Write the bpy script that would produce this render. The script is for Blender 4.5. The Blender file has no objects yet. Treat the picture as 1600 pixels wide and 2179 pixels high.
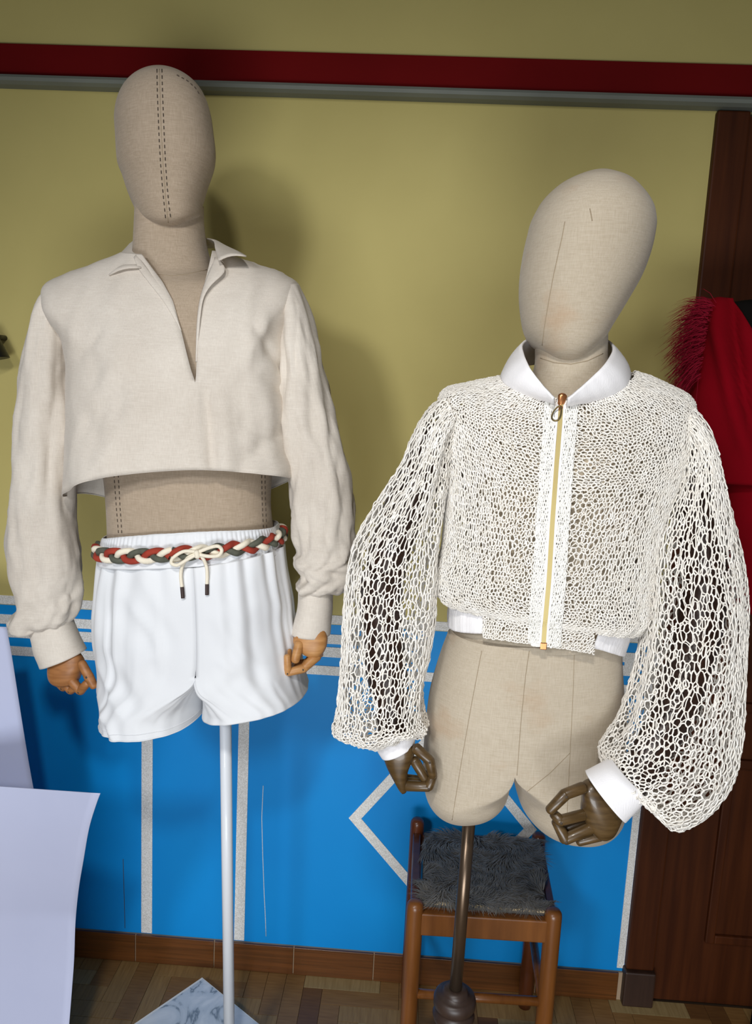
import bpy, bmesh, math, random
import numpy as np
from mathutils import Vector, Matrix, noise
from mathutils.bvhtree import BVHTree
from mathutils.geometry import delaunay_2d_cdt

random.seed(7)
rng = np.random.default_rng(7)
SC = bpy.context.scene
COL = SC.collection
PI = math.pi

# ---------------------------------------------------------------- camera
W, H, F = 1600.0, 2179.0, 1624.0
CAM = np.array([0.0, 0.0, 1.4765])
WALL_Y = 1.76
_p, _r, _y = math.radians(8.62), math.radians(2.75), math.radians(2.45)
_f = np.array([-math.sin(_y) * math.cos(_p), math.cos(_y) * math.cos(_p), -math.sin(_p)])
_rt = np.array([math.cos(_y), math.sin(_y), 0.0])
_up = np.cross(_rt, _f)
RT = math.cos(_r) * _rt + math.sin(_r) * _up
UP = -math.sin(_r) * _rt + math.cos(_r) * _up
FW = _f
cam = bpy.data.cameras.new('camera')
cam_o = bpy.data.objects.new('camera', cam)
COL.objects.link(cam_o)
M = Matrix.Identity(4)
for i in range(3):
    M[i][0], M[i][1], M[i][2], M[i][3] = RT[i], UP[i], -FW[i], CAM[i]
cam_o.matrix_world = M
cam.sensor_fit = 'HORIZONTAL'
cam.sensor_width = 36.0
cam.lens = 36.0 * F / W
cam.clip_start = 0.02
SC.camera = cam_o

# ---------------------------------------------------------------- light and exposure
SC.view_settings.view_transform = 'Standard'
SC.view_settings.look = 'None'
SC.view_settings.exposure = 0.0
SC.view_settings.gamma = 1.0
SC.view_settings.use_curve_mapping = False
world = bpy.data.worlds.new('world')
SC.world = world
world.use_nodes = True
world.node_tree.nodes['Background'].inputs['Color'].default_value = (0.95, 0.97, 1.0, 1)
world.node_tree.nodes['Background'].inputs['Strength'].default_value = 0.08


def aim(o, loc, target):
    o.location = loc
    o.rotation_euler = (Vector(target) - Vector(loc)).to_track_quat('-Z', 'Y').to_euler()


def spot(name, loc, target, power, color, angle, blend, radius):
    l = bpy.data.lights.new(name, 'SPOT')
    l.energy, l.color = power, color
    l.spot_size, l.spot_blend, l.shadow_soft_size = math.radians(angle), blend, radius
    o = bpy.data.objects.new(name, l)
    COL.objects.link(o)
    aim(o, loc, target)
    return o


def area(name, loc, target, power, color, sx, sy):
    l = bpy.data.lights.new(name, 'AREA')
    l.energy, l.color, l.shape, l.size, l.size_y = power, color, 'RECTANGLE', sx, sy
    o = bpy.data.objects.new(name, l)
    COL.objects.link(o)
    aim(o, loc, target)
    return o


spot('hanging_spot_lamp', (-0.17, -0.45, 2.50), (0.0, 1.55, 0.40), 72, (1.0, 0.975, 0.93), 86, 1.0, 0.08)
spot('wall_spot_lamp', (-1.15, -1.5, 2.35), (-0.05, 1.6, 0.85), 128, (0.95, 0.97, 1.0), 55, 1.0, 0.22)
area('low_fill_light', (-0.10, -1.25, 0.42), (-0.1, 1.7, 0.50), 37, (0.90, 0.95, 1.0), 1.3, 0.7)  # cool fill added low behind the camera to brighten the lower half


# ---------------------------------------------------------------- projection helpers (pixels of the 1600 x 2179 frame)
def ray(px, py):
    return FW + RT * ((px - W / 2) / F) - UP * ((py - H / 2) / F)


def U(px, py, d):
    """the point seen at a pixel, standing d metres in front of the camera (parallel to the back wall)"""
    r = ray(px, py)
    return CAM + r * (d / r[1])


def Z(px, py, z):
    r = ray(px, py)
    return CAM + r * ((z - CAM[2]) / r[2])


def proj(p):
    q = np.asarray(p, float) - CAM
    w = q @ FW
    return W / 2 + F * (q @ RT) / w, H / 2 - F * (q @ UP) / w


# ---------------------------------------------------------------- materials
def lin(c):
    if isinstance(c, str):
        c = [int(c[i:i + 2], 16) / 255 for i in (0, 2, 4)]
    return tuple(((x / 12.92) if x <= 0.04045 else ((x + 0.055) / 1.055) ** 2.4) for x in c)


MATS = {}


def pm(name, c, rough=0.8, c2=None, scale=(8, 8, 8), detail=4, bump=0.0, bscale=(300, 300, 300), bdist=0.001,
       metallic=0.0, sheen=0.0, spec=0.5, lo=0.3, hi=0.7, coat=0.0, trans=0.0, sss=0.0):
    m = bpy.data.materials.new(name)
    m.use_nodes = True
    nt = m.node_tree
    b = nt.nodes['Principled BSDF']
    b.inputs['Roughness'].default_value = rough
    b.inputs['Metallic'].default_value = metallic
    b.inputs['Specular IOR Level'].default_value = spec
    b.inputs['Sheen Weight'].default_value = sheen
    b.inputs['Coat Weight'].default_value = coat
    tc = nt.nodes.new('ShaderNodeTexCoord')

    def nz(sc, det):
        mp = nt.nodes.new('ShaderNodeMapping')
        mp.inputs['Scale'].default_value = sc
        nt.links.new(tc.outputs['Object'], mp.inputs['Vector'])
        n = nt.nodes.new('ShaderNodeTexNoise')
        n.inputs['Scale'].default_value = 1.0
        n.inputs['Detail'].default_value = det
        nt.links.new(mp.outputs['Vector'], n.inputs['Vector'])
        return n
    a = lin(c)
    if c2 is None:
        b.inputs['Base Color'].default_value = (*a, 1)
    else:
        n = nz(scale, detail)
        rp = nt.nodes.new('ShaderNodeValToRGB')
        rp.color_ramp.elements[0].position, rp.color_ramp.elements[1].position = lo, hi
        rp.color_ramp.elements[0].color = (*a, 1)
        rp.color_ramp.elements[1].color = (*lin(c2), 1)
        nt.links.new(n.outputs['Fac'], rp.inputs['Fac'])
        nt.links.new(rp.outputs['Color'], b.inputs['Base Color'])
    if bump:
        n = nz(bscale, 3)
        bp = nt.nodes.new('ShaderNodeBump')
        bp.inputs['Strength'].default_value = bump
        bp.inputs['Distance'].default_value = bdist
        nt.links.new(n.outputs['Fac'], bp.inputs['Height'])
        nt.links.new(bp.outputs['Normal'], b.inputs['Normal'])
    MATS[name] = m
    return m


def weave(name, c, c2, rough=0.9, fx=(900, 900, 60), fz=(60, 60, 900), blotch=6.0, amt=0.5, bump=0.35, stain=None):
    """woven cloth: two crossed thread noises plus a slow blotch"""
    m = pm(name, c, rough, sheen=0.15, spec=0.25)
    nt = m.node_tree
    b = nt.nodes['Principled BSDF']
    tc = nt.nodes.new('ShaderNodeTexCoord')

    def nz(sc, det=2):
        mp = nt.nodes.new('ShaderNodeMapping')
        mp.inputs['Scale'].default_value = sc
        nt.links.new(tc.outputs['Object'], mp.inputs['Vector'])
        n = nt.nodes.new('ShaderNodeTexNoise')
        n.inputs['Scale'].default_value = 1.0
        n.inputs['Detail'].default_value = det
        nt.links.new(mp.outputs['Vector'], n.inputs['Vector'])
        return n.outputs['Fac']

    def mth(op, a, bb):
        n = nt.nodes.new('ShaderNodeMath')
        n.operation = op
        for k, v in enumerate((a, bb)):
            if isinstance(v, (int, float)):
                n.inputs[k].default_value = v
            else:
                nt.links.new(v, n.inputs[k])
        return n.outputs[0]
    th = mth('ADD', mth('MULTIPLY', nz(fx), 0.5), mth('MULTIPLY', nz(fz), 0.5))
    fac = mth('ADD', mth('MULTIPLY', th, amt), mth('MULTIPLY', nz((blotch,) * 3, 4), 1 - amt))
    rp = nt.nodes.new('ShaderNodeValToRGB')
    rp.color_ramp.elements[0].position, rp.color_ramp.elements[1].position = 0.36, 0.64
    rp.color_ramp.elements[0].color = (*lin(c), 1)
    rp.color_ramp.elements[1].color = (*lin(c2), 1)
    nt.links.new(fac, rp.inputs['Fac'])
    out = rp.outputs['Color']
    if stain:
        n = nz((9, 9, 16), 5)
        r2 = nt.nodes.new('ShaderNodeValToRGB')
        r2.color_ramp.elements[0].position, r2.color_ramp.elements[1].position = 0.60, 0.78
        r2.color_ramp.elements[0].color = (0, 0, 0, 1)
        r2.color_ramp.elements[1].color = (0.45, 0.45, 0.45, 1)
        nt.links.new(n, r2.inputs['Fac'])
        mx = nt.nodes.new('ShaderNodeMix')
        mx.data_type = 'RGBA'
        nt.links.new(r2.outputs['Color'], mx.inputs['Factor'])
        nt.links.new(out, mx.inputs['A'])
        mx.inputs['B'].default_value = (*lin(stain), 1)
        out = mx.outputs['Result']
    nt.links.new(out, b.inputs['Base Color'])
    bp = nt.nodes.new('ShaderNodeBump')
    bp.inputs['Strength'].default_value = bump
    bp.inputs['Distance'].default_value = 0.0008
    nt.links.new(th, bp.inputs['Height'])
    nt.links.new(bp.outputs['Normal'], b.inputs['Normal'])
    return m


pm('yellow_paint', 'C6B872', 0.7, 'BDAF6A', (3, 3, 3), bump=0.15, bscale=(90, 90, 90))
pm('blue_paint', '0092DE', 0.5, '0088D6', (2.2, 2.2, 2.2), bump=0.12, bscale=(60, 60, 60), spec=0.3)
pm('grit_stripe', 'D6D3CC', 0.9, 'F6F4F0', (420, 420, 420), 3, bump=0.5, bscale=(420, 420, 420), lo=0.4, hi=0.62)
pm('red_paint', '6C090A', 0.9, '620708', (4, 4, 4), spec=0.15)
pm('grey_rail', '767A70', 0.6, '686C64', (6, 6, 6))
pm('tile_brown', '54300F', 0.35, '6C3E18', (6, 6, 220), 3, coat=0.2)
pm('grout', 'A58D73', 0.9)
pm('oak_a', '8D6A3E', 0.45, '7A5830', (14, 160, 40), 4)
pm('oak_b', '9A7B4C', 0.45, '83653B', (160, 14, 40), 4)
pm('oak_c', '6E4C2A', 0.45, '5E3F22', (14, 160, 40), 4)
pm('oak_d', 'A08A60', 0.45, '8A744C', (160, 14, 40), 4)
pm('joint_dark', '3A2817', 0.8)
pm('door_wood', '4C240B', 0.55, '381705', (60, 60, 3), 5, spec=0.2)
pm('plinth_wood', '38241A', 0.5, '2C1A12', (60, 60, 3), 5)
weave('form_linen', '9E8D78', 'B7A591', 0.92, blotch=5, amt=0.75, bump=0.5)
weave('form_linen_pale', 'AFA18C', 'C3B7A4', 0.92, blotch=5, amt=0.7, bump=0.5, stain='B08A66')
weave('shirt_linen', 'C8BEB2', 'DED6CB', 0.9, blotch=7, amt=0.55, bump=0.4)
pm('seam_dark', '4A4036', 0.9)
pm('seam_soft', '9C8C74', 0.95)
pm('white_cotton', 'E6E8EB', 0.65, 'DFE1E5', (5, 5, 5), bump=0.08, bscale=(700, 700, 700), sheen=0.1)
pm('white_rib', 'F6F4F6', 0.85, bump=0.4, bscale=(900, 900, 40))
pm('cream_yarn', 'FAF6EF', 0.8, 'F2ECE2', (60, 60, 60), sheen=0.2)
pm('white_lace', 'FAF8F2', 0.85, 'F0EEE8', (200, 200, 200))
pm('cream_cord', 'EFE6D2', 0.85, bump=0.4, bscale=(600, 600, 600))
pm('red_cord', 'A63A26', 0.85, '8E2E1E', (80, 80, 80))
pm('green_cord', '5C5E50', 0.85, '4A4C42', (80, 80, 80))
pm('cord_tip', '3A2A26', 0.5)
pm('hand_beech', 'C4915A', 0.45, 'A8733F', (30, 30, 140), 4)
pm('hand_beech_dark', 'A87243', 0.45, '8E5C32', (30, 30, 140), 4)
pm('hand_walnut', '604A2C', 0.36, '433118', (30, 30, 140), 4, coat=0.2)
pm('arm_walnut', '3A2114', 0.4, '28150C', (30, 30, 140), 4)
pm('gold_metal', 'C8B57A', 0.5, metallic=0.5)
pm('copper_metal', 'C08456', 0.28, metallic=0.9)
pm('dark_brass', '6E5E3A', 0.32, metallic=0.85)
pm('pole_bronze', '6B5A4A', 0.3, metallic=0.8)
pm('pole_white', 'E4E8EE', 0.4, coat=0.2)
pm('turned_wood', '3F3029', 0.42, '2E221D', (40, 40, 8), 4)
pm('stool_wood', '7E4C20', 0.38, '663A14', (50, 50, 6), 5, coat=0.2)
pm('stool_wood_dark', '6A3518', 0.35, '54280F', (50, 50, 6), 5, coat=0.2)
pm('seat_hide', '5A544E', 0.9)
pm('fur', '96928C', 0.7, '6E6A64', (40, 40, 40))
pm('straw', 'C9B48E', 0.9)
pm('red_cloth', '7C0312', 0.95, '68020C', (6, 6, 6), spec=0.08)
pm('feather', '801226', 0.9, spec=0.1)
pm('form_black', '0D0A08', 0.9, spec=0.1)
pm('paper', 'C6CBE6', 0.75, 'BEC4E0', (3, 3, 3))
pm('black_plastic', '0C0C0C', 0.4)


def marble():
    m = pm('marble', 'D8DCE0', 0.25, coat=0.2)
    nt = m.node_tree
    b = nt.nodes['Principled BSDF']
    tc = nt.nodes.new('ShaderNodeTexCoord')
    n1 = nt.nodes.new('ShaderNodeTexNoise')
    n1.inputs['Scale'].default_value = 9
    n1.inputs['Detail'].default_value = 8
    n1.inputs['Distortion'].default_value = 1.6
    nt.links.new(tc.outputs['Object'], n1.inputs['Vector'])
    r = nt.nodes.new('ShaderNodeValToRGB')
    e = r.color_ramp.elements
    e[0].position, e[0].color = 0.36, (*lin('E4E7EA'), 1)
    e[1].position, e[1].color = 0.66, (*lin('B4BDC6'), 1)
    x = e.new(0.5)
    x.color = (*lin('CBD2D8'), 1)
    x = e.new(0.545)
    x.color = (*lin('7E8890'), 1)
    x = e.new(0.575)
    x.color = (*lin('C8CED4'), 1)
    nt.links.new(n1.outputs['Fac'], r.inputs['Fac'])
    nt.links.new(r.outputs['Color'], b.inputs['Base Color'])


marble()


# ---------------------------------------------------------------- object helpers
def thing(name, label, cat, loc=(0, 0, 0), group=None):
    o = bpy.data.objects.new(name, None)
    o.empty_display_size = 0.05
    COL.objects.link(o)
    o.location = loc
    o['label'], o['category'] = label, cat
    o['_org'] = tuple(float(x) for x in loc)
    if group:
        o['group'] = group
    return o


def org(o):
    while o is not None:
        if '_org' in o:
            return np.array(o['_org'])
        o = o.parent
    return np.zeros(3)


def mk(name, verts, faces, mat, parent=None, smooth=True, label=None, cat=None, group=None, kind=None, loc=None, solid=0.0, sub=0):
    verts = np.asarray(verts, float)
    o_org = np.zeros(3)
    if parent is not None:
        o_org = org(parent)
    elif loc is not None:
        o_org = np.asarray(loc, float)
    me = bpy.data.meshes.new(name)
    me.from_pydata((verts - o_org).tolist(), [], [tuple(int(i) for i in f) for f in faces])
    me.materials.append(MATS[mat])
    if smooth:
        me.polygons.foreach_set('use_smooth', [True] * len(me.polygons))
    me.update()
    o = bpy.data.objects.new(name, me)
    COL.objects.link(o)
    if parent is not None:
        o.parent = parent
    else:
        o.location = o_org
        o['_org'] = tuple(float(x) for x in o_org)
    if label:
        o['label'] = label
    if cat:
        o['category'] = cat
    if group:
        o['group'] = group
    if kind:
        o['kind'] = kind
    if solid:
        md = o.modifiers.new('thickness', 'SOLIDIFY')
        md.thickness, md.offset = solid, -1.0
    if sub:
        md = o.modifiers.new('smooth', 'SUBSURF')
        md.levels = md.render_levels = sub
    return o


class MB:
    """collects simple solids into one mesh"""
    def __init__(s):
        s.v, s.f = [], []

    def add(s, v, f):
        n = len(s.v)
        s.v += [tuple(map(float, p)) for p in v]
        s.f += [tuple(i + n for i in q) for q in f]
        return s

    def box(s, lo, hi, bev=0.0):
        lo, hi = np.array(lo, float), np.array(hi, float)
        bm = bmesh.new()
        bmesh.ops.create_cube(bm, size=1.0)
        for v in bm.verts:
            v.co = Vector(((lo + hi) / 2 + np.array(v.co) * (hi - lo)).tolist())
        if bev:
            bmesh.ops.bevel(bm, geom=bm.edges[:], offset=bev, segments=2, affect='EDGES', profile=0.6)
        bm.verts.index_update()
        s.add([v.co for v in bm.verts], [[v.index for v in f.verts] for f in bm.faces])
        bm.free()
        return s

    def tube(s, pts, r, seg=8, cap=True, flat=1.0):
        pts = [np.asarray(p, float) for p in pts]
        n = len(pts)
        rr = r if hasattr(r, '__len__') else [r] * n
        vs, fs = [], []
        t0 = pts[1] - pts[0]
        ref = np.array([0, -1.0, 0]) if abs(t0[1]) < 0.9 * np.linalg.norm(t0) else np.array([1.0, 0, 0])
        for i, p in enumerate(pts):
            t = pts[min(i + 1, n - 1)] - pts[max(i - 1, 0)]
            t = t / (np.linalg.norm(t) + 1e-12)
            a = np.cross(t, ref)
            a /= np.linalg.norm(a) + 1e-12
            b = np.cross(a, t)
            ref = b
            for k in range(seg):
                w = 2 * PI * k / seg
                vs.append(p + a * math.cos(w) * rr[i] + b * math.sin(w) * rr[i] * flat)
        for i in range(n - 1):
            for k in range(seg):
                k2 = (k + 1) % seg
                fs.append((i * seg + k, i * seg + k2, (i + 1) * seg + k2, (i + 1) * seg + k))
        if cap:
            fs.append(tuple(range(seg))[::-1])
            fs.append(tuple((n - 1) * seg + k for k in range(seg)))
        return s.add(vs, fs)

    def capsule(s, p0, p1, r0, r1, seg=12, flat=1.0, rnd=3):
        p0, p1 = np.asarray(p0, float), np.asarray(p1, float)
        t = p1 - p0
        L = np.linalg.norm(t)
        t = t / L
        pts, rr = [], []
        for k in range(rnd + 1):
            a = PI / 2 * k / rnd
            pts.append(p0 - t * r0 * 0.7 * math.cos(a))
            rr.append(max(r0 * math.sin(a), r0 * 0.12))
        for k in range(rnd + 1):
            a = PI / 2 * k / rnd
            pts.append(p1 + t * r1 * 0.7 * math.sin(a))
            rr.append(max(r1 * math.cos(a), r1 * 0.12))
        return s.tube(pts, rr, seg, True, flat)

    def lathe(s, base, prof, seg=32, axis=(0, 0, 1)):
        """prof: list of (r, h)"""
        base = np.asarray(base, float)
        ax = np.asarray(axis, float)
        ax /= np.linalg.norm(ax)
        a = np.cross(ax, [0, 1.0, 0])
        a /= np.linalg.norm(a)
        b = np.cross(ax, a)
        vs, fs = [], []
        for r, h in prof:
            for k in range(seg):
                w = 2 * PI * k / seg
                vs.append(base + ax * h + (a * math.cos(w) + b * math.sin(w)) * max(r, 1e-4))
        for i in range(len(prof) - 1):
            for k in range(seg):
                k2 = (k + 1) % seg
                fs.append((i * seg + k, i * seg + k2, (i + 1) * seg + k2, (i + 1) * seg + k))
        fs.append(tuple(range(seg))[::-1])
        fs.append(tuple((len(prof) - 1) * seg + k for k in range(seg)))
        return s.add(vs, fs)

    def build(s, name, mat, parent=None, **kw):
        return mk(name, s.v, s.f, mat, parent, **kw)


def box_obj(name, lo, hi, mat, parent=None, bev=0.0, **kw):
    kw.setdefault('smooth', False)
    return MB().box(lo, hi, bev).build(name, mat, parent, **kw)


def catmull(A, sub):
    """A: (n,k) rows -> interpolated rows"""
    A = np.asarray(A, float)
    n = len(A)
    out = []
    for i in range(n - 1):
        p0, p1, p2, p3 = A[max(i - 1, 0)], A[i], A[i + 1], A[min(i + 2, n - 1)]
        for k in range(sub):
            t = k / sub
            out.append(0.5 * ((2 * p1) + (p2 - p0) * t + (2 * p0 - 5 * p1 + 4 * p2 - p3) * t * t + (3 * p1 - p0 - 3 * p2 + p3) * t ** 3))
    out.append(A[-1])
    return np.array(out)


def grid_faces(nr, nc, closed):
    fs = []
    for i in range(nr - 1):
        for j in range(nc if closed else nc - 1):
            j2 = (j + 1) % nc
            fs.append((i * nc + j, i * nc + j2, (i + 1) * nc + j2, (i + 1) * nc + j))
    return fs


def sgnpow(x, e):
    return np.sign(x) * np.abs(x) ** e


class Loft:
    """rings between a left and a right pixel at depth d; row = xl,yl,xr,yr,d,front,back,zfront,zback"""
    def __init__(s, rows, sub=6, n=2.3, skew=0.0):
        s.skew = skew
        full = []
        for r in rows:
            r = list(r) + [0.0] * (9 - len(r))
            full.append(np.concatenate([U(r[0], r[1], r[4]), U(r[2], r[3], r[4]), [r[5], r[6], r[7], r[8]]]))
        s.R = catmull(full, sub)
        s.n = n
        s.nr = len(s.R)

    def pt(s, i, th):
        r = s.R[i]
        c, a = (r[0:3] + r[3:6]) / 2, (r[3:6] - r[0:3]) / 2
        e = 2.0 / s.n
        th = np.asarray(th, float)
        cx, sy = sgnpow(np.cos(th), e), sgnpow(np.sin(th), e)
        dep = np.where(sy > 0, r[7], r[6])
        zo = np.where(sy > 0, r[9], r[8]) * np.sin(th) ** 2
        P = c[None, :] + cx[:, None] * a[None, :]
        P[:, 1] += sy * dep
        P[:, 0] -= sy * dep * s.skew
        P[:, 2] += zo
        return P

    def grid(s, nc=64):
        th = np.linspace(0, 2 * PI, nc, endpoint=False)
        return np.array([s.pt(i, th) for i in range(s.nr)])


def grid_normals(G, closed=True):
    du = (np.roll(G, -1, 1) - np.roll(G, 1, 1)) if closed else np.gradient(G, axis=1)
    dv = np.gradient(G, axis=0)
    N = np.cross(du, dv)
    N /= np.linalg.norm(N, axis=2, keepdims=True) + 1e-12
    c = G.mean(axis=1, keepdims=True)
    s = np.sign((N * (G - c)).sum(axis=2).mean())
    return N * (s if s else 1)


def displace(G, fn, closed=True):
    N = grid_normals(G, closed)
    D = np.zeros(G.shape[:2])
    nr, nc = D.shape
    for i in range(nr):
        for j in range(nc):
            D[i, j] = fn(i / (nr - 1), j / nc, G[i, j])
    return G + N * D[:, :, None]


def loft_obj(name, G, mat, parent, closed=True, caps=(False, False), **kw):
    nr, nc = G.shape[:2]
    v = G.reshape(-1, 3)
    f = grid_faces(nr, nc, closed)
    if caps[0]:
        f.append(tuple(range(nc))[::-1])
    if caps[1]:
        f.append(tuple((nr - 1) * nc + k for k in range(nc)))
    return mk(name, v, f, mat, parent, **kw)


def bvh_of(G, closed=True):
    nr, nc = G.shape[:2]
    return BVHTree.FromPolygons([tuple(p) for p in G.reshape(-1, 3)], grid_faces(nr, nc, closed))


def hit(bvh, px, py, off=0.0):
    d = Vector(ray(px, py).tolist()).normalized()
    loc, nrm, idx, dist = bvh.ray_cast(Vector(CAM.tolist()), d)
    if loc is None:
        return None
    if nrm.dot(d) > 0:
        nrm = -nrm
    return np.array(loc + nrm * off)


def hits(bvh, pts, off=0.0):
    out = [hit(bvh, x, y, off) for x, y in pts]
    return [p for p in out if p is not None]


def interp(pts, t):
    pts = np.asarray(pts, float)
    return np.interp(t, pts[:, 0], pts[:, 1])


def poly(pts, n):
    """n points evenly along a pixel polyline"""
    pts = np.asarray(pts, float)
    s = np.concatenate([[0], np.cumsum(np.linalg.norm(np.diff(pts, axis=0), axis=1))])
    t = np.linspace(0, s[-1], n)
    return [tuple(np.interp(x, s, pts[:, k]) for k in range(pts.shape[1])) for x in t]


def smooth_path(pts, sub=6):
    return catmull(np.array(pts, float), sub)


def nz(x, y, z=0.0):
    return noise.noise(Vector((x, y, z)))


# ================================================================ THE SETTING
def wz(px, py):
    return U(px, py, WALL_Y)[2]


def wx(px, py):
    return U(px, py, WALL_Y)[0]


DOOR_X = 0.604
A_TOP = wz(190, 1277.5)
A_BOT = wz(190, 1296)
# wall: yellow upper part and blue dado, with the door opening left free
wall = MB()
wall.box((-2.2, WALL_Y, A_BOT - 0.002), (DOOR_X + 0.03, WALL_Y + 0.12, 2.9))
wall.box((DOOR_X + 0.03, WALL_Y, 2.112), (DOOR_X + 0.93, WALL_Y + 0.12, 2.9))
wall.box((DOOR_X + 0.93, WALL_Y, A_BOT - 0.002), (2.3, WALL_Y + 0.12, 2.9))
wall_o = wall.build('wall_back', 'yellow_paint', None, smooth=False, kind='structure')
wall_o['label'] = 'plastered back wall, yellow above and bright blue below'
dado = MB()
dado.box((-2.2, WALL_Y, 0), (DOOR_X + 0.03, WALL_Y + 0.12, A_BOT - 0.002))
dado.box((DOOR_X + 0.93, WALL_Y, 0), (2.3, WALL_Y + 0.12, A_BOT - 0.002))
dado_o = dado.build('blue_dado', 'blue_paint', wall_o, smooth=False)
dado_o['label'] = 'bright blue painted lower wall'


def stripe(x0, x1, z0, z1, name='stripe'):
    return box_obj(name, (x0, WALL_Y - 0.002, z0), (x1, WALL_Y + 0.004, z1), 'grit_stripe', wall_o)


XL, XR = -2.2, DOOR_X - 0.001
zB0, zB1 = wz(190, 1338), wz(190, 1318)
zC0, zC1 = wz(190, 1366), wz(190, 1345)
zD0, zD1 = wz(190, 1404), wz(190, 1385)
stripe(XL, XR, A_BOT, A_TOP)
x1 = wx(890, 1380)
x2, x3, x3b = wx(985, 1400), wx(1329, 1405), wx(1355, 1405)
stripe(XL, x1, zB0, zB1)
stripe(XL, x1, zC0, zC1)
stripe(x1, x1 + 0.028, zC0, zB1)
stripe(x2, x3, zB0, zB1)
stripe(x2, x3, zC0, zC1)
stripe(x3, x3b, zC0, zB1)
stripe(x2 - 0.028, x2, zC0, zB1)
stripe(XL, XR - 0.018, zD0, zD1)
for a, b in ((301.5, 324.5), (503, 525)):
    y = 1780
    stripe(wx(a, y), wx(b, y), 0.0785, zD0)
stripe(XR - 0.0175, XR, 0.085, A_BOT)
# diamond outline of four stripes
dm = [np.array((wx(*q), wz(*q))) for q in ((742, 1740), (945, 1521), (1142, 1765), (935, 1965))]
cen = sum(dm) / 4
for k in range(4):
    a, b = dm[k], dm[(k + 1) % 4]
    a2, b2 = cen + (a - cen) * 0.865, cen + (b - cen) * 0.865
    y0, y1 = WALL_Y - 0.002, WALL_Y + 0.004
    q = [a, b, b2, a2]
    v = [(p[0], y0, p[1]) for p in q] + [(p[0], y1, p[1]) for p in q]
    mk('stripe', v, [(0, 1, 2, 3), (7, 6, 5, 4), (0, 4, 5, 1), (1, 5, 6, 2), (2, 6, 7, 3), (3, 7, 4, 0)], 'grit_stripe', wall_o, smooth=False)
# fine marks in the paint
MB().tube([U(x, y, WALL_Y - 0.0004) for x, y in [(560, 1672), (557, 1740), (559, 1820), (562, 1900), (565, 1960), (566, 1992)]], 0.0009, 5).build('paint_drip', 'grit_stripe', wall_o)
MB().tube([U(x, y, WALL_Y - 0.0002) for x, y in [(262, 1828), (264, 1900), (266, 1975)]], 0.0008, 5).build('paint_crack', 'seam_dark', wall_o)

# red board and grey rail under it
ZR_T, ZR_B, ZG_B = CAM[2] + 0.7195, CAM[2] + 0.6513, CAM[2] + 0.631
rb = box_obj('trim_1', (-2.2, WALL_Y - 0.012, ZR_B), (2.3, WALL_Y, ZR_T), 'red_paint', None, 0.002, kind='structure')
rb['label'] = 'dark red painted board running along the upper wall'
g = MB()
pr = [(WALL_Y, ZR_B), (WALL_Y - 0.026, ZR_B), (WALL_Y - 0.037, ZR_B - 0.004), (WALL_Y - 0.040, ZR_B - 0.010), (WALL_Y - 0.037, ZG_B + 0.004), (WALL_Y - 0.026, ZG_B), (WALL_Y, ZG_B)]
g.add([(-2.2, y, z) for y, z in pr] + [(2.3, y, z) for y, z in pr],
      [(i, (i + 1) % 7, 7 + (i + 1) % 7, 7 + i) for i in range(7)] + [tuple(range(7))[::-1], tuple(range(7, 14))])
gr = g.build('trim_2', 'grey_rail', None, smooth=False, kind='structure')
gr['label'] = 'rounded grey rail fixed below the red board'

# baseboard of brown tiles
BH = 0.0765
bb = box_obj('baseboard_back', (-2.2, WALL_Y - 0.006, 0), (DOOR_X - 0.002, WALL_Y, BH - 0.001), 'grout', None, kind='structure')
bb['label'] = 'skirting of brown wood-look tiles along the blue wall'
jx = [wx(291, 2010), wx(457, 2024), wx(626, 2036), wx(795, 2050)]
step = (jx[-1] - jx[0]) / 3
x = jx[0] - 7 * step
tile_me = None
while x < DOOR_X - 0.02:
    a, b = x + 0.0012, min(x + step - 0.0012, DOOR_X - 0.008)
    if b > a and a > -2.2:
        box_obj('tile', (a, WALL_Y - 0.011, 0.0005), (b, WALL_Y - 0.005, BH), 'tile_brown', bb, 0.0012)
    x += step

# floor: slab with parquet blocks laid in herringbone
floor = box_obj('floor', (-2.2, -1.6, -0.06), (2.3, WALL_Y + 0.12, -0.004), 'joint_dark', None, kind='structure')
floor['label'] = 'worn oak herringbone parquet floor'
wp, rr_ = 0.048, 4
mats_h, mats_v = ['oak_b', 'oak_b', 'oak_d', 'oak_a'], ['oak_a', 'oak_a', 'oak_c', 'oak_b']
pm_cache = {}


def plank(x, y, lx, ly, mat):
    key = (round(lx, 4), round(ly, 4), mat)
    if key not in pm_cache:
        o = box_obj('plank', (0.0004, 0.0004, -0.006), (lx - 0.0004, ly - 0.0004, 0), mat, floor, 0.0005)
        pm_cache[key] = o
    else:
        o = bpy.data.objects.new('plank', pm_cache[key].data)
        COL.objects.link(o)
        o.parent = floor
    o.location = (x, y, random.uniform(-0.0004, 0.0002))


Y0, Y1, X0, X1 = 0.84, WALL_Y - 0.001, -1.35, 1.45
ni, nj = int((X1 - X0) / wp), int((Y1 - Y0) / wp) + 1
for j in range(nj):
    for i in range(ni):
        k = (i - j) % (2 * rr_)
        yb = Y1 - (j + 1) * wp
        if k == 0 or (k < rr_ and i == 0):
            n = min(rr_ - k, ni - i)
            plank(X0 + i * wp, yb, n * wp, wp, random.choice(mats_h))
        elif k == 2 * rr_ - 1 or (k >= rr_ and j == 0):
            n = min(k - rr_ + 1, nj - j)
            plank(X0 + i * wp, Y1 - (j + n) * wp, wp, n * wp, random.choice(mats_v))
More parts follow.
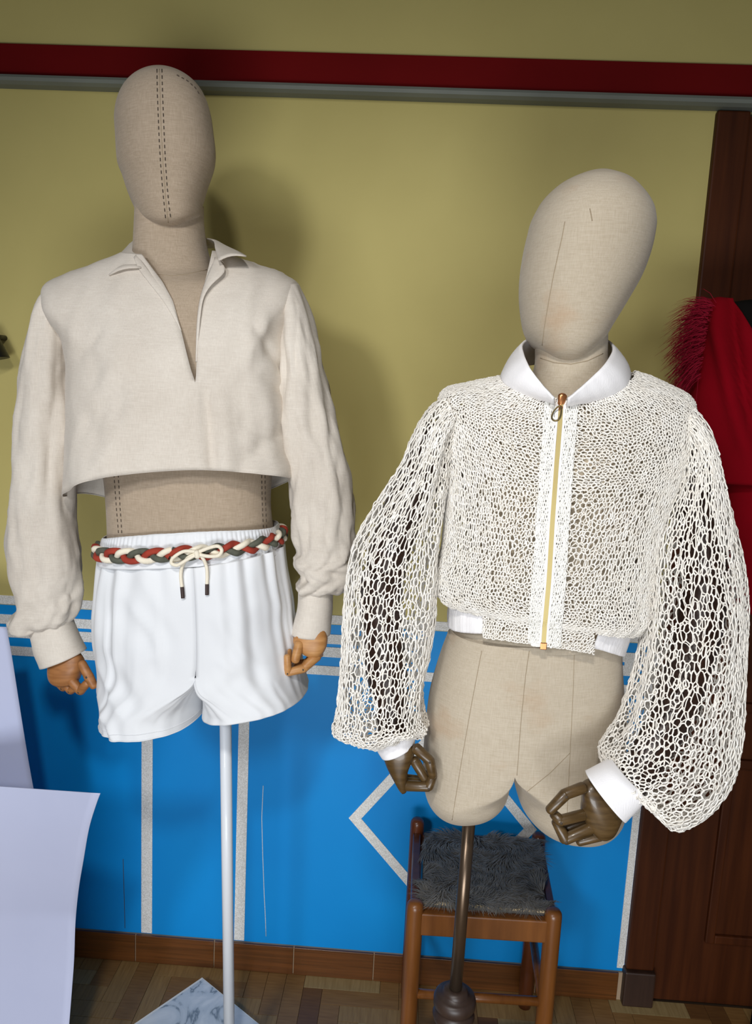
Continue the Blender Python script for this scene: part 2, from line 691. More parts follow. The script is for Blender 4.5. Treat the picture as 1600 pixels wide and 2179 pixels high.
# the far floor beyond the separately laid blocks
fb = MB()
fb.box((-2.2, -1.6, -0.006), (2.3, Y0 - 0.05, -0.001))
fb.box((-2.2, Y0 - 0.05, -0.006), (X0, WALL_Y, -0.001))
fb.box((X1, Y0 - 0.05, -0.006), (2.3, WALL_Y, -0.001))
fb.build('parquet_field', 'oak_b', floor, smooth=False)

# door in the wall, with casing and plinth
dr = thing('door_1', 'dark brown panelled wooden door behind the red dress', 'door', (DOOR_X + 0.48, WALL_Y, 0))
dr['kind'] = 'structure'
cw = 0.068
c_ = MB().box((DOOR_X, WALL_Y - 0.016, 0.094), (DOOR_X + cw, WALL_Y + 0.02, ZG_B - 0.003), 0.004)
c_.build('casing', 'door_wood', dr, smooth=False)
MB().box((DOOR_X - 0.004, WALL_Y - 0.028, 0.0), (DOOR_X + cw + 0.003, WALL_Y + 0.02, 0.094), 0.004).build('plinth_block', 'plinth_wood', dr, smooth=False)
c_ = MB().box((DOOR_X + 0.96 - cw, WALL_Y - 0.016, 0.0), (DOOR_X + 0.96, WALL_Y + 0.02, ZG_B - 0.003), 0.004)
c_.build('casing', 'door_wood', dr, smooth=False)
lx0, lx1 = DOOR_X + cw - 0.002, DOOR_X + 0.96 - cw
leaf = MB().box((lx0, WALL_Y + 0.002, 0.004), (lx1, WALL_Y + 0.04, 2.10)).build('leaf', 'door_wood', dr, smooth=False)
px0 = wx(1503, 1960) - 0.0
for z0, z1 in ((0.175, 0.66), (0.78, 1.98)):
    m = MB()
    w_ = 0.022
    m.box((px0, WALL_Y - 0.008, z0), (px0 + w_, WALL_Y + 0.004, z1), 0.003)
    m.box((lx1 - 0.12 - w_, WALL_Y - 0.008, z0), (lx1 - 0.12, WALL_Y + 0.004, z1), 0.003)
    m.box((px0 + w_, WALL_Y - 0.008, z0), (lx1 - 0.12 - w_, WALL_Y + 0.004, z0 + w_), 0.003)
    m.box((px0 + w_, WALL_Y - 0.008, z1 - w_), (lx1 - 0.12 - w_, WALL_Y + 0.004, z1), 0.003)
    m.build('panel_moulding', 'door_wood', leaf, smooth=False)

# ================================================================ MALE MANNEQUIN
DM = 1.40
C0, E1, E2 = Z(430, 2080, 0.02), Z(285, 2179, 0.02), Z(580, 2179, 0.02)
u1 = (E1 - C0) / np.linalg.norm(E1 - C0)
u2 = (E2 - C0) / np.linalg.norm(E2 - C0)
bis = (u1 + u2) / np.linalg.norm(u1 + u2)
prp = np.array([-bis[1], bis[0], 0])
pole_a, pole_b = U(480, 1550, DM), U(487, 2179, 1.43)
pole_d = (pole_b - pole_a) / np.linalg.norm(pole_b - pole_a)
bc = pole_b + pole_d * (-pole_b[2] / pole_d[2])
pole_top = pole_a - pole_d * 0.10
u2 = np.array([-u1[1], u1[0], 0.0]) * (1 if u2[0] * -u1[1] > 0 else -1)
S1, S2 = np.linalg.solve(np.array([u1[:2], u2[:2]]).T, (bc - C0)[:2]) * 2
man = thing('male_mannequin', 'linen-covered tailor mannequin with egg-shaped head, wearing the beige cropped shirt', 'mannequin', (bc[0], bc[1], 0))
# base
sq = [C0, C0 + u1 * S1, C0 + u1 * S1 + u2 * S2, C0 + u2 * S2]


def slab(pts, z0, z1):
    v = [(p[0], p[1], z0) for p in pts] + [(p[0], p[1], z1) for p in pts]
    return v, [(3, 2, 1, 0), (4, 5, 6, 7), (0, 1, 5, 4), (1, 2, 6, 5), (2, 3, 7, 6), (3, 0, 4, 7)]


cc = (sq[0] + sq[2]) / 2
b0 = MB().add(*slab([cc + (p - cc) * 0.995 for p in sq], 0.0, 0.019)).build('base_edge', 'cream_cord', man, smooth=False)
mk('base', *slab(sq, 0.017, 0.02), 'grout', man, smooth=False).data.materials[0] = MATS['white_lace']
mk('base_top', *slab([cc + (p - cc) * 0.975 for p in sq], 0.0195, 0.0212), 'marble', man, smooth=False)['label'] = 'white marble top with grey veins'
MB().tube([pole_top, (bc[0], bc[1], 0.02)], 0.0115, 24).build('pole', 'pole_white', man)
MB().lathe((bc[0], bc[1], 0.021), [(0.032, 0), (0.032, 0.006), (0.018, 0.012), (0.016, 0.03), (0.0125, 0.032)]).build('pole_socket', 'pole_white', man)

# head
hr = [(336, 147, 342, 147, .002), (318, 155, 362, 155, .030), (292, 167, 391, 168, .056), (271, 184, 414, 184, .078), (257, 203, 431, 203, .091), (248, 226, 442, 226, .099),
      (244, 255, 450, 255, .104), (246, 291, 455, 291, .105), (248, 327, 459, 327, .104), (251, 350, 458, 350, .102), (259, 370, 453, 370, .100), (268, 398, 443, 398, .096),
      (277, 422, 436, 422, .094), (285, 440, 431, 440, .091), (291, 456, 429, 454, .087), (299, 468, 424, 466, .078), (318, 476, 408, 474, .055), (350, 478, 376, 477, .010)]
zch = [0] * 11 + [-.003, -.007, -.012, -.016, -.018, -.018, -.016]
rows = [(a, b, c, d, DM, e, e * 1.05, z_, 0) for (a, b, c, d, e), z_ in zip(hr, zch)]
HG = Loft(rows, 5, 2.15, 0.27).grid(64)
head = loft_obj('head', HG, 'form_linen', man, caps=(True, True))
hb = bvh_of(HG)
st = MB()


def dashes(bvh, line, n, ratio=0.55, r=0.0009):
    pts = poly(line, n * 6 + 1)
    for k in range(n):
        a = int(k * 6)
        seg = hits(bvh, pts[a:a + max(2, int(6 * ratio) + 1)], 0.0004)
        if len(seg) > 1:
            st.tube(seg, r, 5)


L1 = [(334, 148), (335, 200), (337, 250), (339, 300), (342, 350), (346, 400), (350, 440), (353, 470)]
L2 = [(344.5, 148), (346, 200), (348, 250), (350, 300), (352.5, 350), (356, 400), (360, 440), (364, 468)]
dashes(hb, L1, 24)
dashes(hb, L2, 24)
dashes(hb, [(376, 160), (398, 172), (415, 187), (426, 204)], 6)
st.build('stitching', 'seam_dark', head, kind='stuff')
sl = hits(hb, poly([(339, 147), (342, 250), (347, 350), (353, 430), (358, 474)], 40), 0.0)
MB().tube(sl, 0.0007, 5).build('seam', 'seam_soft', head)

# neck and torso
tr = [(293, 440, 430, 436, .060), (291, 480, 431, 476, .060), (288, 530, 438, 525, .061), (284, 562, 448, 556, .064), (272, 588, 462, 584, .070), (225, 604, 512, 602, .080),
      (165, 624, 572, 620, .092), (142, 665, 605, 660, .104), (160, 740, 598, 735, .114), (185, 850, 590, 845, .114), (214, 950, 582, 945, .108), (228, 1010, 577, 1004, .104),
      (234, 1080, 574, 1072, .101), (236, 1140, 580, 1130, .102), (233, 1200, 592, 1190, .106), (232, 1270, 604, 1262, .108), (240, 1320, 600, 1312, .095), (270, 1345, 570, 1340, .06)]
TG = Loft([(a, b, c, d, DM, e, e, 0, 0) for a, b, c, d, e in tr], 4, 2.3).grid(72)
torso = loft_obj('torso', TG, 'form_linen', man, caps=(True, True))
tb = bvh_of(TG)
st = MB()
for ln in ([(243, 1010), (248, 1080), (253, 1140)], [(252, 1010), (256, 1080), (260, 1140)], [(556, 1000), (557, 1060), (560, 1128)], [(563, 1000), (564, 1060), (567, 1128)]):
    dashes(tb, ln, 11)
st.build('stitching', 'seam_dark', torso, kind='stuff')
MB().tube(hits(tb, poly([(300, 576), (335, 584), (366, 587), (396, 584), (440, 574)], 30)), 0.0007, 5).build('seam', 'seam_soft', torso)


# ---------------------------------------------------------------- hands
def hand(name, parent, mat, palm, fingers, label):
    """palm: Loft rows; fingers: list of polylines [(px,py,d,r),...], every segment its own wooden piece"""
    G = Loft(palm, 5, 2.6).grid(28)
    o = loft_obj(name, G, mat, parent, caps=(True, True))
    o['label'] = label
    for fl in fingers:
        for k in range(len(fl) - 1):
            a, b = fl[k], fl[k + 1]
            m = MB().capsule(U(a[0], a[1], a[2]), U(b[0], b[1], b[2]), a[3], b[3] * 0.95, 14)
            m.build('finger_segment', mat, o)
        for k in range(1, len(fl) - 1):
            a = fl[k]
            P = U(a[0], a[1], a[2])
            MB().tube([P + np.array([0, -a[3] * 1.02, 0]), P + np.array([0, a[3] * 1.02, 0])], a[3] * 0.22, 8).build('hinge_pin', 'seam_dark', o)
    return o


d = 1.385
hand('hand', man, 'hand_beech_dark',
     [(114, 1392, 154, 1374, d, .013, .013), (104, 1414, 168, 1390, d, .018, .018), (104, 1434, 178, 1410, d, .024, .022), (110, 1449, 172, 1436, d, .023, .02), (122, 1457, 166, 1450, d, .018, .016)],
     [[(174, 1412, d - .018, .0085), (188, 1438, d - .026, .0095), (200, 1460, d - .026, .008)],
      [(153, 1449, d - .012, .0095), (171, 1470, d - .016, .009), (186, 1453, d - .024, .008)],
      [(138, 1452, d + .0, .009), (150, 1469, d - .004, .0085), (166, 1460, d - .012, .0075)],
      [(122, 1449, d + .01, .0085), (134, 1463, d + .006, .008), (150, 1456, d + .0, .007)]],
     'jointed beech hand at the beige shirt cuff beside the paper')
d = 1.365
hand('hand', man, 'hand_beech',
     [(632, 1328, 692, 1330, d, .016, .018), (628, 1345, 695, 1347, d, .018, .02), (624, 1360, 697, 1362, d, .020, .024), (628, 1374, 694, 1378, d, .021, .024), (642, 1386, 686, 1392, d, .019, .022), (652, 1393, 678, 1398, d, .014, .016)],
     [[(637, 1370, d - .014, .0095), (628, 1405, d - .03, .0085)],
      [(674, 1396, d - .006, .0098), (646, 1422, d - .022, .009), (613, 1431, d - .03, .0075), (611, 1397, d - .034, .0065)],
      [(672, 1392, d + .012, .0092), (648, 1416, d + .004, .0085), (616, 1420, d - .006, .007), (614, 1384, d - .010, .0062)],
      [(680, 1390, d + .022, .0085), (656, 1410, d + .018, .008), (628, 1412, d + .010, .0068)]],
     'pale jointed beech hand in front of the white shorts')

# ================================================================ LINEN SHIRT
shirt = thing('linen_shirt', 'beige cropped linen shirt with open V neck on the taller mannequin', 'shirt', tuple(U(385, 800, DM)))
sr = [(268, 545, 472, 541, .078, .078), (240, 556, 505, 552, .088, .086), (190, 572, 552, 566, .098, .096), (138, 592, 600, 588, .106, .104), (108, 612, 628, 606, .112, .110),
      (106, 640, 630, 635, .120, .115), (120, 672, 622, 666, .126, .12), (140, 720, 608, 715, .130, .124), (150, 780, 601, 775, .132, .128), (152, 850, 601, 845, .134, .132), (150, 940, 608, 930, .138, .138), (145, 1052, 622, 1014, .144, .146)]
rows = []
for k, (a, b, c, d_, f_, b_) in enumerate(sr):
    zf = (-.013, -.029, -.046, -.062, -.074, -.076, -.072, -.056, -.032, -.010, .012, .040)[k]
    zb = (-.010, -.02, -.03, -.04, -.045, -.045, -.04, -.035, -.03, -.03, -.035, -.055)[k]
    rows.append((a, b, c, d_, DM, f_, b_, zf, zb))
SL = Loft(rows, 6, 2.5)
VL = [(500, 278), (515, 283), (545, 305), (575, 327), (600, 346), (640, 368), (700, 385), (750, 397), (785, 406), (806, 413)]
VR = [(500, 456), (530, 452), (560, 446), (590, 439), (640, 425), (700, 420), (760, 419), (806, 417)]


def edge_theta(L, i, edge):
    lo, hi = PI * 1.02, 2 * PI * 0.99
    for _ in range(36):
        m = (lo + hi) / 2
        P = L.pt(i, [m])[0]
        x, y = proj(P)
        if x < interp(edge, y):
            lo = m
        else:
            hi = m
    return (lo + hi) / 2


def open_grid(L, eL, eR, nc=120):
    G = []
    for i in range(L.nr):
        tl, trr = edge_theta(L, i, eL), edge_theta(L, i, eR)
        th = np.linspace(trr - 2 * PI, tl, nc)
        G.append(L.pt(i, th))
    return np.array(G)


VLc = VL + [(810, 415), (2000, 430)]
VRc = VR + [(810, 415), (2000, 430)]
SG = open_grid(SL, VLc, VRc, 140)


FOLDS = [(436, 830, 452, 1010, 9, -.010), (420, 830, 424, 1010, 10, .006), (474, 850, 480, 1010, 11, .006), (592, 790, 535, 690, 9, -.006), (600, 840, 545, 800, 8, -.005), (560, 660, 545, 760, 9, .004), (598, 900, 520, 985, 10, -.005), (555, 860, 570, 985, 12, .005),
         (520, 880, 512, 1000, 10, -.004), (500, 640, 470, 760, 12, .003), (160, 760, 215, 700, 10, -.004), (165, 860, 230, 960, 14, -.003), (300, 640, 345, 700, 14, .003)]


def shirt_d(v, u, p):
    k = 0.25 + v
    e = min(1.0, min(u, 1 - u) * 14)          # keep the placket edges quiet
    rt_ = 1.0 if p[0] > -0.29 else 0.55
    a = nz(p[0] * 9, p[2] * 2.2, 3.1) * 0.014 * v
    b = nz(p[0] * 26 + p[2] * 5, p[2] * 6, 7.7) * 0.0062 * k * rt_
    c = (1 - abs(nz(p[0] * 15 - p[2] * 7, p[2] * 8, 1.3) * 2.4)) * 0.0055 * k * rt_
    c += (1 - abs(nz(p[0] * 34 - p[2] * 12, p[2] * 15, 4.3) * 2.4)) * 0.0022 * k * rt_
    fold = 0.0
    if p[1] < DM:
        qx, qy = proj(p)
        for x0, y0, x1_, y1_, w_, h_ in FOLDS:
            dx, dy = x1_ - x0, y1_ - y0
            t = ((qx - x0) * dx + (qy - y0) * dy) / (dx * dx + dy * dy)
            if -0.15 < t < 1.15:
                s_ = ((qx - x0) * dy - (qy - y0) * dx) / math.hypot(dx, dy)
                tt = min(1.0, max(0.0, (t + .15) / .3)) * min(1.0, max(0.0, (1.15 - t) / .3))
                fold += h_ * math.exp(-(s_ / w_) ** 2) * tt
    return (a + b + c) * 1.35 * e + fold


SG2 = displace(SG, shirt_d, False)
SG2[:, 0], SG2[:, -1] = SG[:, 0], SG[:, -1]
sb_ = loft_obj('shirt_body', SG2, 'shirt_linen', shirt, closed=False)
bm = bmesh.new()
bm.from_mesh(sb_.data)
bmesh.ops.remove_doubles(bm, verts=bm.verts[:], dist=0.0004)
bm.to_mesh(sb_.data)
bm.free()
md = sb_.modifiers.new('thickness', 'SOLIDIFY')
md.thickness, md.offset = 0.0016, -1.0
# hem edge line
MB().tube(SG2[-1][:, :], 0.0012, 5, False).build('hem', 'shirt_linen', shirt)


def sleeve(rows, seed, amp, sub=6, nc=44, n=2.1, long_amp=0.004):
    G = Loft(rows, sub, n).grid(nc)

    def fn(v, u, p):
        w = 2 * PI * u
        a = nz(math.cos(w) * 1.6 + seed, math.sin(w) * 1.6, v * 5) * long_amp
        b = nz(math.cos(w) * 2.4 + v * 3 + seed, math.sin(w) * 2.4, v * 8) * amp
        c = (0.5 - abs(nz(math.cos(w) * 2 - v * 5, math.sin(w) * 2 + seed, v * 9))) * amp * 0.9
        c += (0.5 - abs(nz(math.cos(w) * 4 + v * 9, math.sin(w) * 4 + seed, v * 9) * 1.6)) * amp * 0.5
        return (a + b + c) * min(1, v * 6) * min(1, (1 - v) * 12)
    return displace(G, fn)


d = 1.395
lrows = [(108, 612, 158, 606, d, .03, .04), (94, 640, 152, 668, d, .050, .054), (76, 690, 153, 724, d, .055, .058), (61, 770, 154, 784, d, .056, .058), (51, 850, 154, 855, d, .056, .058), (42, 930, 153, 930, d, .056, .056),
         (36, 1010, 151, 1012, d, .056, .056), (29, 1090, 153, 1090, d, .056, .056), (27, 1150, 158, 1152, d, .056, .056), (33, 1210, 163, 1208, d, .056, .056), (46, 1262, 166, 1252, d, .055, .055), (44, 1296, 166, 1278, d, .053, .053),
         (22, 1322, 158, 1306, d, .050, .050), (34, 1338, 150, 1318, d, .045, .045), (66, 1342, 146, 1318, d, .037, .037), (76, 1340, 142, 1316, d, .030, .030)]
LSG = sleeve(lrows, 2.0, 0.0065, sub=9, nc=64, long_amp=0.008)
loft_obj('sleeve', LSG, 'shirt_linen', shirt, solid=0.0014)
cr = [(68, 1336, 146, 1312, d, .037, .037), (74, 1362, 154, 1334, d, .037, .037), (81, 1392, 166, 1360, d, .037, .037), (91, 1418, 178, 1385, d, .037, .037)]
CG = displace(Loft(cr, 5, 2.2).grid(40), lambda v, u, p: nz(p[0] * 40, p[1] * 40, p[2] * 40) * 0.0012)
cf = loft_obj('cuff', CG, 'shirt_linen', shirt, solid=0.0022)
MB().tube(list(CG[-3]) + [CG[-3][0]], 0.0006, 4, False).build('topstitch', 'white_cotton', cf)
d = 1.385
rrows = [(588, 620, 634, 606, d, .03, .04), (606, 672, 656, 660, d, .048, .05), (602, 740, 674, 730, d, .052, .054), (600, 820, 692, 812, d, .054, .056), (606, 895, 709, 886, d, .055, .056), (614, 965, 725, 958, d, .055, .056),
         (622, 1030, 739, 1024, d, .055, .055), (626, 1085, 747, 1080, d, .055, .055), (631, 1135, 750, 1132, d, .055, .055), (640, 1172, 750, 1168, d, .054, .054), (634, 1190, 748, 1188, d, .053, .053), (630, 1203, 746, 1204, d, .052, .052), (646, 1222, 743, 1224, d, .049, .049),
         (640, 1240, 738, 1242, d, .047, .047), (635, 1252, 722, 1254, d, .042, .042), (642, 1256, 704, 1257, d, .034, .034)]
RSG = sleeve(rrows, 9.0, 0.0085, sub=9, nc=64, long_amp=0.009)
loft_obj('sleeve', RSG, 'shirt_linen', shirt, solid=0.0014)
cr = [(638, 1250, 706, 1253, d, .036, .036), (637, 1280, 706, 1284, d, .037, .037), (631, 1312, 704, 1317, d, .038, .038), (622, 1345, 700, 1349, d, .038, .038)]
CG = displace(Loft(cr, 5, 2.2).grid(40), lambda v, u, p: nz(p[0] * 40, p[1] * 40, p[2] * 40) * 0.0012)
cf = loft_obj('cuff', CG, 'shirt_linen', shirt, solid=0.0022)
MB().tube(list(CG[-3]) + [CG[-3][0]], 0.0006, 4, False).build('topstitch', 'white_cotton', cf)


def strip_grid(inner, outer, nr=26, nc=7, bulge=0.006):
    """a leaf of cloth between two 3-D polylines (px,py,d)"""
    A = [U(*q) for q in poly(smooth_path(inner, 5), nr)]
    B = [U(*q) for q in poly(smooth_path(outer, 5), nr)]
    G = []
    for a, b in zip(A, B):
        r = []
        for k in range(nc):
            t = k / (nc - 1)
            p = a * (1 - t) + b * t
            p = p + np.array([0, -1, 0.6]) * bulge * math.sin(PI * t)
            r.append(p)
        G.append(r)
    return np.array(G)


# collar: a folded leaf each side meeting behind the neck, and the turned-out lapel
cl = strip_grid([(365, 508, 1.475), (315, 509, 1.462), (284, 512, 1.42), (286, 535, 1.36), (300, 569, 1.305)],
                [(365, 540, 1.505), (300, 534, 1.50), (255, 542, 1.455), (240, 560, 1.38), (231, 585, 1.312)])
loft_obj('collar_leaf', cl, 'shirt_linen', shirt, closed=False, solid=0.0022)
cl = strip_grid([(365, 508, 1.475), (415, 508, 1.462), (452, 512, 1.42), (458, 530, 1.36), (466, 556, 1.305)],
                [(365, 540, 1.505), (430, 530, 1.50), (478, 528, 1.455), (505, 536, 1.38), (524, 547, 1.312)])
loft_obj('collar_leaf', cl, 'shirt_linen', shirt, closed=False, solid=0.0022)
sbv = bvh_of(SG2, False)


def on_shirt(px, py, off, side):
    for k in range(0, 40, 4):
        p = hit(sbv, px + side * k, py)
        if p is not None and p[1] < DM:
            return (px, py, p[1] - off)
    return (px, py, 1.29 - off)


def lapel_pts(pts, side):
    return [on_shirt(x, y, o, side) for x, y, o in pts]


lp = strip_grid(lapel_pts([(458, 548, .002), (443, 585, .002), (427, 635, .001), (420, 690, .001), (418, 770, .0005)], 1),
                lapel_pts([(469, 556, .012), (479, 578, .016), (446, 612, .011), (429, 655, .006), (418.5, 772, .0008)], 1), bulge=0.002)
loft_obj('lapel', lp, 'shirt_linen', shirt, closed=False, solid=0.0014)
lp = strip_grid(lapel_pts([(292, 540, .002), (304, 558, .002), (330, 592, .001), (362, 635, .001), (386, 702, .0005)], -1),
                lapel_pts([(284, 548, .005), (296, 573, .006), (316, 600, .005), (350, 645, .003), (385, 704, .0008)], -1), bulge=0.001)
loft_obj('lapel', lp, 'shirt_linen', shirt, closed=False, solid=0.0014)


# ================================================================ SHORTS
def half_rings(rows, sub, nc, side, n=2.4):
    """rows: outer (x,y), inner (x,y), centre weight m (0 = flat inner face), front, back, d, zf, zb"""
    A = []
    for (xo, yo, xi, yi, m, f, b, dd, zf, zb) in rows:
        A.append(np.concatenate([U(xo, yo, dd), U(xi, yi, dd), [m, f, b, zf, zb]]))
    A = catmull(A, sub)
    th = np.linspace(0, 2 * PI, nc, endpoint=False)
    e = 2.0 / n
    G = []
    for r in A:
        O, I, m, f, b, zf, zb = r[0:3], r[3:6], r[6], r[7], r[8], r[9], r[10]
        C = I + (O - I) * 0.5 * m
        cx, sy = sgnpow(np.cos(th), e), sgnpow(np.sin(th), e)
        P = np.where(cx[:, None] > 0, C + cx[:, None] * (O - C), C - cx[:, None] * (I - C))
        P[:, 1] += sy * np.where(sy > 0, b, f)
        P[:, 2] += np.where(sy > 0, zb * sy, -zf * sy)
        G.append(P)
    return np.array(G)


def half_faces(G, rows, sub):
    ms = catmull([[r[4]] for r in rows], sub)[:, 0]
    nr, nc = G.shape[:2]
    th = np.linspace(0, 2 * PI, nc, endpoint=False)
    out = []
    for i in range(nr - 1):
        for j in range(nc):
            j2 = (j + 1) % nc
            if max(ms[i], ms[i + 1]) < 0.03 and math.cos((th[j] + PI / nc)) < -1e-6:
                continue
            out.append((i * nc + j, i * nc + j2, (i + 1) * nc + j2, (i + 1) * nc + j))
    return out


shorts = thing('white_shorts', 'white cotton drawstring shorts on the taller mannequin', 'shorts', tuple(U(420, 1330, DM)))
d = DM
Lr = [(222, 1180, 448, 1180, 0, .116, .116, d, 0, 0), (217, 1215, 452, 1215, 0, .121, .12, d, 0, 0), (212, 1270, 456, 1270, 0, .126, .125, d, 0, 0), (211, 1340, 458, 1340, 0, .128, .128, d, 0, 0), (216, 1392, 456, 1392, .02, .128, .128, d, 0, 0),
      (219, 1424, 451, 1420, .16, .128, .128, d, 0, 0), (222, 1452, 444, 1446, .55, .128, .128, d, 0, 0), (226, 1486, 438, 1478, 1, .128, .128, d, 0, 0), (230, 1518, 436, 1508, 1, .130, .128, d, -.002, 0)]
Rr = [(600, 1160, 448, 1180, 0, .116, .116, d, 0, 0), (606, 1200, 452, 1215, 0, .121, .12, d, 0, 0), (617, 1260, 456, 1270, 0, .126, .125, d, 0, 0), (626, 1330, 458, 1340, 0, .128, .128, d, 0, 0), (633, 1376, 456, 1392, .02, .128, .128, d, 0, 0),
      (639, 1404, 452, 1420, .16, .130, .128, d, 0, 0), (643, 1428, 447, 1446, .55, .130, .13, d, 0, 0), (648, 1450, 443, 1480, 1, .131, .13, d, 0, 0), (653, 1468, 441, 1506, 1, .132, .13, d, .010, 0)]


def shorts_d(seed):
    def fn(v, u, p):
        w = 2 * PI * u
        g = math.sin(w * 21 + seed + 4 * nz(w * 2, seed, 0)) * 0.0046 * math.exp(-v * 3.2) + (0.4 - abs(nz(w * 5.0 + seed, v * 0.8, 6.0)) * 2) * 0.008 * math.exp(-((v - .4) / .35) ** 2)
        g2 = nz(w * 4.2 + seed, v * 1.3, 1.0) * 0.007 * min(1, v * 3)
        g3 = (0.45 - abs(nz(p[0] * 16 + p[2] * 9, p[2] * 10, seed)) * 1.6) * 0.0085 * min(1, v * 2.5)
        g4 = nz(p[0] * 30 - p[2] * 14, p[2] * 16, seed + 4) * 0.003 * min(1, v * 2.5)
        inner = max(0.0, -math.cos(w))
        sf = 0.2 + 0.8 * abs(math.sin(w))
        return (g + (g2 + g3 + g4) * sf) * (1 - inner) * min(1, abs(math.cos(w)) * 3)
    return fn


shb = []
for rws, sd in ((Lr, 1.0), (Rr, 5.0)):
    G = displace(half_rings(rws, 7, 220, 0, 2.3), shorts_d(sd))
    leg = mk('shorts_leg', G.reshape(-1, 3), half_faces(G, rws, 7), 'white_cotton', shorts, solid=0.0012)
    shb.append(G)
    # stitched hem line
    hemr = G[-4]
    MB().tube(list(G[-1]) + [G[-1][0]], 0.0013, 5, False).build('hem', 'white_cotton', leg)
    MB().tube([p + np.array([0, -0.0002, 0]) for p in list(hemr) + [hemr[0]]], 0.0007, 4, False).build('hem_stitch', 'white_cotton', leg)
# elastic waistband with fine pleats
wbr = [(231, 1138, 588, 1117, d, .110, .110, .013), (229, 1144, 590, 1124, d, .113, .113, .013), (225, 1160, 594, 1141, d, .114, .114, .010), (222, 1176, 597, 1158, d, .115, .115, .006), (220, 1192, 600, 1173, d, .117, .117, .002)]
WG = displace(Loft(wbr, 5, 2.4).grid(420), lambda v, u, p: math.sin(2 * PI * u * 105) * 0.0011 * math.sin(PI * min(1, v * 1.1)) + nz(u * 60, v * 4, 2) * 0.001)
wband = loft_obj('waistband', WG, 'white_cotton', shorts, solid=0.0012)
wbv = bvh_of(WG)

# braided belt of three cords, tied with a cream bow
belt = thing('braided_belt', 'red, green and cream braided cord belt tied in a bow over the white shorts', 'belt', tuple(U(410, 1175, 1.28)))
BL = Loft([(221, 1163, 597, 1139, d, .120, .120, -.001, 0)] * 2, 1, 2.4)
th = np.linspace(-PI / 2, 1.5 * PI, 700)
path = BL.pt(0, th)
seg = np.linalg.norm(np.diff(path, axis=0), axis=1)
S = np.concatenate([[0], np.cumsum(seg)])
nT = 900
ss = np.linspace(0, S[-1], nT)
path = np.array([np.interp(ss, S, path[:, k]) for k in range(3)]).T
cn = path.mean(0)
outw = path - cn
outw[:, 2] = 0
outw /= np.linalg.norm(outw, axis=1, keepdims=True)
lam = 0.082
for k, mt in enumerate(('red_cord', 'green_cord', 'cream_cord')):
    ph = 2 * PI * ss / lam + 2 * PI * k / 3
    wob = np.array([nz(s_ * 20, k, 0) for s_ in ss]) * 0.0015
    P = path + np.array([0, 0, 1.0]) * (np.sin(ph) * 0.0088 + wob)[:, None] + outw * (0.0045 * np.sin(2 * ph) + 0.003)[:, None]
    MB().tube(P, 0.0058, 8, False, 0.8).build('cord', mt, belt)


def front(bvhs, px, py, off):
    best = None
    for b in bvhs:
        p = hit(b, px, py, off)
        if p is not None and (best is None or p[1] < best[1]):
            best = p
    return best


bl = [bvh_of(G) for G in shb] + [wbv]


def cord(pts, offs, r, mat, name, parent):
    q = smooth_path(pts, 6)
    P = [front(bl, x, y, 0.0) for x, y in q]
    o = np.interp(np.linspace(0, 1, len(P)), np.linspace(0, 1, len(offs)), offs)
    P = [p + np.array([0, -1.0, 0.1]) * k for p, k in zip(P, o)]
    return MB().tube(P, r, 10).build(name, mat, parent)


cord([(425, 1172), (398, 1171), (376, 1184), (371, 1196), (384, 1200), (402, 1190), (425, 1177)], [.017, .019, .018, .016, .017, .019, .018], .0031, 'cream_cord', 'bow_loop', belt)
cord([(427, 1173), (452, 1163), (470, 1160), (478, 1169), (470, 1180), (448, 1181), (427, 1177)], [.018, .019, .02, .02, .02, .02, .018], .0033, 'cream_cord', 'bow_loop', belt)
t1 = cord([(422, 1176), (404, 1186), (392, 1202), (387, 1222), (389, 1249)], [.017, .016, .009, .006, .005], .0031, 'cream_cord', 'bow_tail', belt)
cord([(389, 1248), (391, 1272)], [.005, .005], .0034, 'cord_tip', 'cord_end', belt)
cord([(430, 1177), (439, 1190), (443, 1208), (443, 1226), (442, 1243)], [.017, .015, .009, .006, .005], .0031, 'cream_cord', 'bow_tail', belt)
cord([(442, 1242), (442, 1265)], [.005, .005], .0034, 'cord_tip', 'cord_end', belt)
kp = front(bl, 426, 1175, 0.0) + np.array([0, -0.019, 0])
MB().capsule(kp + np.array([-.001, 0, .004]), kp + np.array([.001, 0, -.004]), .0052, .0052, 12).build('bow_knot', 'cream_cord', belt)

# ================================================================ FEMALE MANNEQUIN
DF = 1.15
pt_ = U(1000, 1720, DF)
pb_ = U(968, 2120, DF)
dirp = (pb_ - pt_) / np.linalg.norm(pb_ - pt_)
fb_ = pb_ + dirp * ((0.0 - pb_[2]) / dirp[2])
woman = thing('female_mannequin', 'pale linen dress form with tilted egg head and dark wooden hands, wearing the knit jacket', 'mannequin', (fb_[0], fb_[1], 0))
hr = [(1268, 369, 1284, 368, .012), (1244, 373, 1298, 373, .032), (1215, 384, 1320, 386, .056), (1183, 401, 1344, 401, .078), (1155, 427, 1367, 427, .095), (1140, 451, 1381, 451, .104), (1130, 473, 1386, 473, .108), (1124, 496, 1386, 496, .110),
      (1114, 540, 1377, 540, .110), (1107, 590, 1359, 590, .106), (1106, 640, 1331, 640, .100), (1112, 690, 1300, 690, .094), (1120, 716, 1286, 712, .088), (1132, 735, 1268, 730, .076), (1148, 746, 1250, 742, .056), (1175, 752, 1222, 750, .02)]
zch = [0] * 10 + [-.003, -.008, -.013, -.017, -.018, -.018]
HG = Loft([(a, b, c, d_, DF, e, e, z_, 0) for (a, b, c, d_, e), z_ in zip(hr, zch)], 5, 2.1).grid(64)
head = loft_obj('head', HG, 'form_linen_pale', woman, caps=(True, True))
hb = bvh_of(HG)
